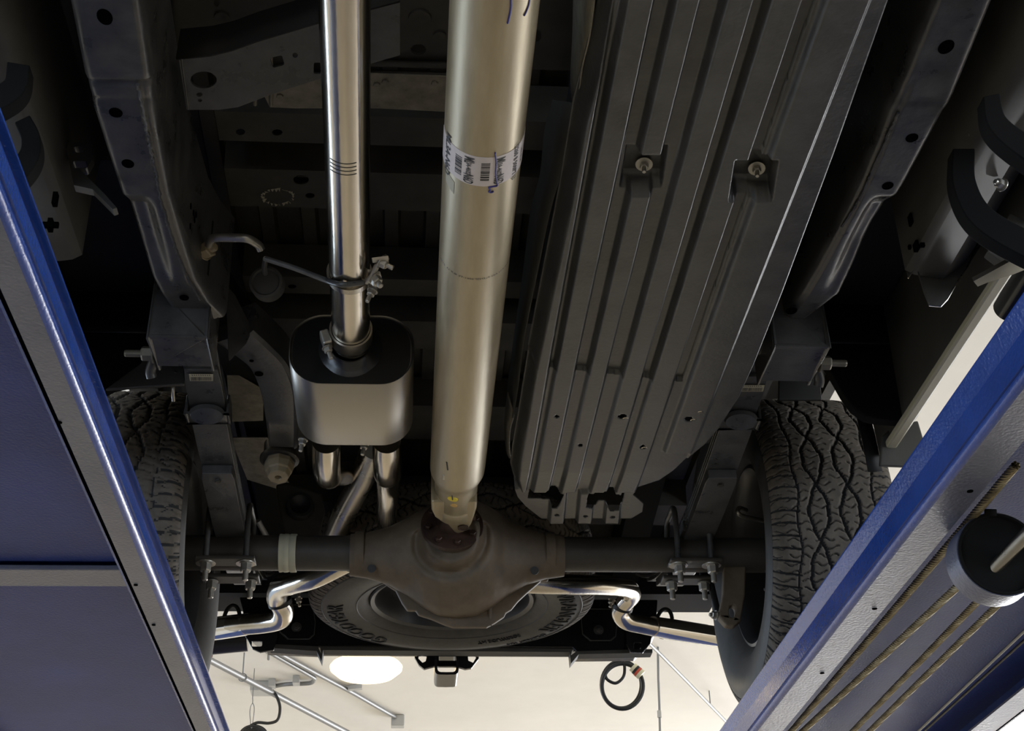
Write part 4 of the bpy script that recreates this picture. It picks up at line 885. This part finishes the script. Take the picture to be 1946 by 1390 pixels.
tube('brake_hose', [P(490, 990, y=3.75), P(500, 1008, y=3.78), P(508, 1022, y=3.8)], .008, M['conduit'], truck, 12, curve=4)

# ---- tail pipes and tips
lt = [P(660, 1066, y=3.80), P(600, 1096, y=3.90), P(560, 1108, y=4.00), P(533, 1117, y=4.10), P(527, 1137, y=4.20), P(538, 1158, y=4.27), P(533, 1176, y=4.34), P(505, 1184, y=4.40), P(460, 1188, y=4.46), P(440, 1190, y=4.49)]
tube('tail_pipe', lt, .0320, M['steel'], truck, 48, label='satin tail pipe with an S-bend on the left', curve=10)
tube('exhaust_tip', [P(470, 1187, y=4.45), P(425, 1193, y=4.52), P(340, 1204, y=4.64), P(200, 1222, y=4.85)], [.0345, .0365, .0365, .0365], M['chrome'], truck, 56, label='mirror chrome exhaust tip on the left')
rt = [P(950, 1100, y=3.80), P(1000, 1108, y=3.81), P(1080, 1111, y=3.86), P(1150, 1113, y=3.98), P(1190, 1118, y=4.10), P(1200, 1130, y=4.17), P(1188, 1146, y=4.23), P(1178, 1162, y=4.29), P(1190, 1180, y=4.35), P(1225, 1189, y=4.40), P(1260, 1196, y=4.45)]
tube('tail_pipe', rt, .0285, M['steel'], truck, 48, label='satin tail pipe with an S-bend on the right', curve=10)
tube('exhaust_tip', [P(1240, 1191, y=4.42), P(1275, 1197, y=4.48), P(1390, 1215, y=4.64), P(1500, 1232, y=4.8)], [.0315, .034, .034, .034], M['chrome'], truck, 56, label='mirror chrome exhaust tip on the right')
for c, a, r in ((P(532, 1145, y=4.22), Vector((.2, .6, -.6)), .033), (P(1183, 1153, y=4.25), Vector((-.2, .6, -.6)), .030)):
    V, Fc = latheg(c - a.normalized() * .007, a, [(0, r - .001), (0, r + .003), (.014, r + .003), (.014, r - .001)], 40); mobj('pipe_clamp', V, Fc, M['black'], truck, smooth=True)
for a_, y_, ax_ in (((566, 1120), 4.18, (.2, 0, -1)), ((567, 1138), 4.2, (.2, 0, -1)), ((1163, 1140), 4.2, (-.3, 0, -1))): bolt('clamp_nut', P(*a_, y=y_), ax_, .009, .012, M['zinc'], truck, .012, .011)
def loop(px_, py_, rx, ry, yv, rad=.0065):
    pts = [P(a, b, y=yv) for a, b in ell(px_, py_, rx, ry, 26, .15)]; pts.append(pts[0]); return tube('rubber_hanger', pts, rad, M['black'], truck, 10, label='black rubber hanger loop')
loop(440, 1180, 15, 29, 4.52); loop(1262, 1185, 15, 27, 4.5)

# ---- rear crossmember, bumper brackets, hitch
yb_ = 4.72
cm = sheet('rear_crossmember', [(455, 1135), (1250, 1140), (1246, 1205), (1212, 1240), (1096, 1241), (1088, 1232), (608, 1230), (600, 1232), (505, 1228), (470, 1200)], M['gloss'], truck, (0, .10, 0), y=yb_, label='black rear frame crossmember', bevel=.004)
sheet('crossmember_flange', [(512, 1224), (604, 1229), (611, 1244), (608, 1229), (1088, 1233), (1085, 1246), (1096, 1238), (1160, 1236), (1240, 1234), (1240, 1241), (1100, 1244), (1085, 1262), (1083, 1240), (614, 1236), (611, 1258), (602, 1238), (512, 1232)], M['body'], truck, (0, .05, 0), y=yb_ - .01, bevel=.001)
for a, b in (((528, 1150), (597, 1215)), ((1103, 1158), (1170, 1218))):
    V = [P(*q, y=yb_ - .016) for q in [(a[0], a[1]), (b[0] - 3, a[1]), (b[0] + 2, (a[1] + b[1]) / 2), (b[0], b[1] - 8), (b[0] - 9, b[1]), (a[0] + 18, b[1]), (a[0] + 4, b[1] - 12)]]
    pl = mobj('mount_plate', *sheetg(V, [], Vector((0, .014, 0))), M['gloss'], truck, bevel=.004)
    tube('plate_edge', V + [V[0]], .0018, M['frame'], pl, 8, smooth=False); c = P((a[0] + b[0]) / 2 + 1, (a[1] + b[1]) / 2 + 10, y=yb_ - .016); bolt('plate_bolt', c, (0, -1, -.1), .011, .010, M['frame'], pl, .006, .017)
for s, pix, hole in ((-1, [(452, 1188), (470, 1216), (480, 1234), (494, 1240), (520, 1236), (528, 1210), (526, 1165), (462, 1168)], ell(488, 1224, 10, 5, 14, 0, 6)), (1, [(1190, 1180), (1190, 1225), (1198, 1240), (1222, 1241), (1236, 1224), (1240, 1205), (1250, 1185)], ell(1212, 1228, 7, 6, 14, 0, 6))):
    sheet('tow_bracket', pix, M['gloss'], truck, (0, .012, 0), y=yb_ - .035, holes=[hole], label='black pierced tow bracket', bevel=.002)
hp = sheet('hitch_plate', [(788, 1236), (905, 1236), (910, 1242), (910, 1252), (896, 1270), (884, 1272), (868, 1267), (824, 1267), (806, 1272), (796, 1264), (788, 1250)], M['gloss'], truck, (0, .016, 0), y=4.84,
      holes=[[(797, 1240), (805, 1238), (811, 1248), (809, 1257), (803, 1260), (795, 1252)], [(900, 1239), (905, 1250), (899, 1260), (890, 1256), (889, 1246)], [(834, 1236.5), (866, 1236.5), (866, 1256), (834, 1256)]], label='black hitch plate with chain holes', bevel=.001)
V = [P(a, b, y=4.80) for a, b in ell(849, 1256, 23, 27, 24, 0, 6)]; V2 = [v + Vector((0, .14, -.0)) for v in V]; n = len(V)
i1 = [P(a, b, y=4.80) for a, b in ell(849, 1256, 18, 22, 24, 0, 6)]; i2 = [v + Vector((0, .14, 0)) for v in i1]
mobj('receiver_tube', V + V2 + i1 + i2, [f for k in range(n) for f in ((k, (k + 1) % n, n + (k + 1) % n, n + k), (2 * n + k, 2 * n + (k + 1) % n, 3 * n + (k + 1) % n, 3 * n + k), (k, (k + 1) % n, 2 * n + (k + 1) % n, 2 * n + k), (n + k, n + (k + 1) % n, 3 * n + (k + 1) % n, 3 * n + k))], M['gloss'], truck, label='square hitch receiver tube', smooth=True)
tube('bumper_bar', [P(366, 1232, y=4.95), P(470, 1222, y=4.95)], .030, M['bodydk'], truck, 20, label='dark bumper end bar')
sheet('bumper_bracket', [(375, 1205), (470, 1208), (452, 1214), (410, 1212), (385, 1222)], M['chrome'], truck, (0, .02, 0), y=4.9)
tube('wire_stub', [P(382, 1240, y=4.9), P(402, 1248, y=4.93)], .007, M['redp'], truck, 10)
V, Fc = boxg((-.86, 4.72, 2.66), (.92, 4.9, 2.95)); mobj('bed_rear_wall', V, Fc, M['dark'], truck)

# ================================================================== SPARE TIRE
sc_ = P(860, 1139, z=2.47); sc_ = Vector((-.005, 4.275, 2.452))
spare = thing('spare_tire', sc_ + Vector((0, 0, -.03)), 'spare tire hung flat below the bed behind the differential', 'tire')
cz = Vector((sc_.x, sc_.y, sc_.z + .115))
make_tire(cz, (0, 0, -1), .440, .250, .245, spare, None, True)
lathe('rim', cz, (0, 0, -1), [(.075, .246), (.098, .252), (.104, .248), (.098, .236), (.075, .228), (.04, .222), (.005, .212), (-.02, .18), (-.02, .09), (.0, .07), (.0, .0)], M['rim'], spare, 90, 'dark steel rim of the spare')
SWZ = lambda r: float(np.interp(r, [.28, .33, .355, .37, .396, .41], [.115, .125, .1275, .126, .122, .116]))
def sidewall(body, size, ang0, rad, dirn=1, bold=.02, sx=1.):
    V, Fc = textg(body, size, .0015, size * bold); Vv = []
    for v in V:
        a = ang0 + v[0] * sx / rad; r = rad + v[1]; zc_ = cz.z - SWZ(r) - .0016 - v[2]
        Vv.append((cz.x + r * math.cos(a), cz.y + r * math.sin(a), zc_))
    return mobj('raised_lettering', Vv, Fc, M['groove'], spare)
sidewall('GOODYEAR', .070, math.radians(156), .352, 1, .0)
sidewall('WRANGLER', .070, math.radians(2), .352, 1, .0)
sidewall('FORTITUDE HT', .022, math.radians(60), .322, 1, 0); sidewall('LT265/70R17 121S', .020, math.radians(48), .372, 1, 0)
for r_ in (.290, .395):
    lathe('sidewall_ridge', cz, (0, 0, -1), [(SWZ(r_) - .001, r_ - .0025), (SWZ(r_) + .0022, r_), (SWZ(r_) - .001, r_ + .0025)], M['rubber'], spare, 120)

# ================================================================== CEILING FITTINGS
def ceil(px_, py_, z=H - .03): return P(px_, py_, z=z)
def lampo(loc, lab, grp=None):
    t = thing('ceiling_light', loc, lab, 'lamp', grp)
    lathe('reflector', loc, (0, 0, -1), [(-.02, .10), (.0, .13), (.12, .23), (.20, .275), (.205, .28), (.20, .265), (.0, .12)], M['shade'], t, 56, 'cream bell reflector')
    lathe('diffuser', loc, (0, 0, -1), [(.19, .285), (.215, .305), (.24, .300), (.29, .24), (.315, .14), (.32, 0)], M['glow'], t, 56, 'glowing warm diffuser')
    tube('stem', [Vector(loc) + Vector((0, 0, 0)), Vector((loc[0], loc[1], H))], .02, M['conduit'], t, 12)
    return t
lp = P(696, 1266, y=12.1); lampo((lp.x, lp.y, lp.z + .205), 'glowing bell-shaped ceiling lamp below the spare tire')
def conduit(name, pts, r, lab, curve=0, m='conduit', cat='conduit'):
    o = thing(name, Vector(pts[0]), lab, cat); tube('pipe_run', pts, r, M[m], o, 14, curve=curve); return o
c1_ = conduit('conduit', [ceil(340, 1222, H - .22), ceil(385, 1248, H - .22), ceil(520, 1319, H - .22), ceil(660, 1393, H - .22), ceil(760, 1446, H - .22)], .028, 'thick grey pipe crossing the ceiling at the lower left')
pq = ceil(461, 1288, H - .22); tube('pipe_hanger', [pq + Vector((0, 0, .22)), pq + Vector((0, 0, .03))], .006, M['conduit'], c1_, 8)
tube('hanger_ring', [pq + Vector((.036 * math.cos(a), 0, .036 * math.sin(a))) for a in [2 * PI * k / 16 for k in range(17)]], .004, M['conduit'], c1_, 8)
c2_ = conduit('conduit', [ceil(505, 1236), ceil(550, 1262), ceil(592, 1286), ceil(597, 1291), ceil(592, 1298), ceil(575, 1300), ceil(545, 1301), ceil(520, 1305), ceil(500, 1309)], .020, 'thin conduit with a hooked bend, ending at a grey box', 3)
b0 = ceil(500, 1310, H - .05); V, Fc = boxg((b0.x - .11, b0.y - .10, H - .09), (b0.x + .09, b0.y + .10, H - .002)); mobj('junction_box', V, Fc, M['box'], c2_, bevel=.006)
for a in ((563, 1297), (517, 1303)): q = ceil(*a, H - .05); V, Fc = boxg((q.x - .03, q.y - .05, H - .07), (q.x + .03, q.y + .05, H - .002)); mobj('conduit_strap', V, Fc, M['box'], c2_)
c3_ = conduit('conduit', [ceil(512, 1232), ceil(600, 1280), ceil(672, 1318), ceil(750, 1363)], .021, 'straight thin conduit ending at a small white box')
q = ceil(757, 1367); V, Fc = boxg((q.x - .07, q.y - .06, q.z - .08), (q.x + .06, q.y + .06, H - .002)); mobj('outlet_box', V, Fc, M['box'], c3_, bevel=.008)
a, b = ceil(661, 1313, H - .045), ceil(688, 1310, H - .045); V, Fc = sheetg([a + Vector((0, -.03, 0)), b + Vector((0, -.03, 0)), b + Vector((0, .03, 0)), a + Vector((0, .03, 0))], [], Vector((0, 0, .04))); mobj('strut', V, Fc, M['box'], c3_)
tube('support_hook', [ceil(511, 1232) + Vector((0, 0, .0)), ceil(511, 1243) + Vector((0, 0, -.05))], .012, M['conduit'], c3_, 8)
hz = H - .14
c4_ = conduit('conduit', [P(a, b, z=hz) for a, b in ((1225, 1215), (1255, 1244), (1310, 1300), (1372, 1364), (1440, 1436))], .014, 'thin pipe running diagonally across the ceiling at the right')
r_ = conduit('conduit', [P(1250, 1225, y=12.3), P(1251, 1290, y=12.3), P(1253, 1340, y=12.3), P(1255, 1430, y=12.3)], .010, 'thin upright rod hanging from the ceiling at the right')
V, Fc = latheg(P(1253, 1358, y=12.3), (0, 0, 1), [(-.03, .012), (-.03, .018), (.03, .018), (.03, .012)], 12); mobj('rod_coupler', V, Fc, M['box'], r_)
q = P(1350, 1341, z=hz); tube('pipe_hanger', [q, Vector((q.x, q.y, H))], .006, M['conduit'], c4_, 8)
# coiled cord with plug at the right
yk = 6.0
cd_ = thing('coiled_cord', P(1183, 1305, y=yk), 'black power cord hung in a ring with an ivory and red plug', 'cable')
for k, (cx, cy, rx, ry, rad) in enumerate(((1183, 1305, 39, 43, .0085), (1181, 1302, 38, 45, .0085))):
    pts = [P(a, b, y=yk + .02 * k) for a, b in ell(cx, cy, rx, ry, 48)]; pts.append(pts[0]); tube('cord_loop', pts, rad, M['black'], cd_, 12)
tube('cord_end', [P(1185, 1240, y=yk), P(1184, 1254, y=yk), P(1187, 1270, y=yk), P(1184, 1288, y=yk), P(1170, 1299, y=yk), P(1154, 1292, y=yk), P(1151, 1280, y=yk), P(1158, 1268, y=yk)], .0065, M['black'], cd_, 12, curve=8)
tube('hook', [P(1185, 1234, y=yk), P(1184, 1250, y=yk)], [.010, .012], M['paperold'], cd_, 12, label='pale hook')
tube('wire', [P(1185, 1236, y=yk), Vector((P(1185, 1236, y=yk).x, yk, H))], .003, M['conduit'], cd_, 8)
pa, pb = P(1202, 1268, y=yk - .02), P(1219, 1284, y=yk - .02)
for k, (t0, t1, r0, m) in enumerate(((0, .28, .020, 'plug'), (.28, .50, .021, 'black'), (.50, .72, .022, 'redp'), (.72, 1.0, .022, 'plug'))):
    tube('plug_body', [pa.lerp(pb, t0), pa.lerp(pb, t1)], r0, M[m], cd_, 20, smooth=True, label={'plug': 'ivory plug section', 'black': None, 'redp': 'red plug ring'}[m])
# coiled cord at the lower left, hung from a wire loop, fed from the junction box
yl = 12.9
cl = thing('coiled_cord', P(478, 1392, y=yl), 'dark cord coil at the bottom left edge, hung from a thin wire loop', 'cable')
for k in range(4):
    pts = [P(a, b, y=yl + .015 * k) for a, b in ell(482 + k * 1.5, 1400 + k, 26 - k * 2, 20 - k * 2, 36)]; pts.append(pts[0]); tube('cord_loop', pts, .012, M['black'], cl, 10)
tube('cord_feed', [P(518, 1313, y=yl), P(526, 1325, y=yl), P(532, 1345, y=yl), P(528, 1368, y=yl), P(512, 1375, y=yl), P(490, 1374, y=yl), P(476, 1380, y=yl)], .013, M['black'], cl, 12, curve=8)
pts = [P(a, b, y=yl) for a, b in ((480, 1326), (480, 1336), (476, 1345), (475, 1360), (478, 1385), (482, 1362), (483, 1345), (480, 1336))]; tube('wire_loop', pts, .004, M['conduit'], cl, 8, curve=5)
tube('wire_loop', [P(480, 1327, y=yl), Vector((P(480, 1327, y=yl).x, yl, H))], .004, M['conduit'], cl, 8)
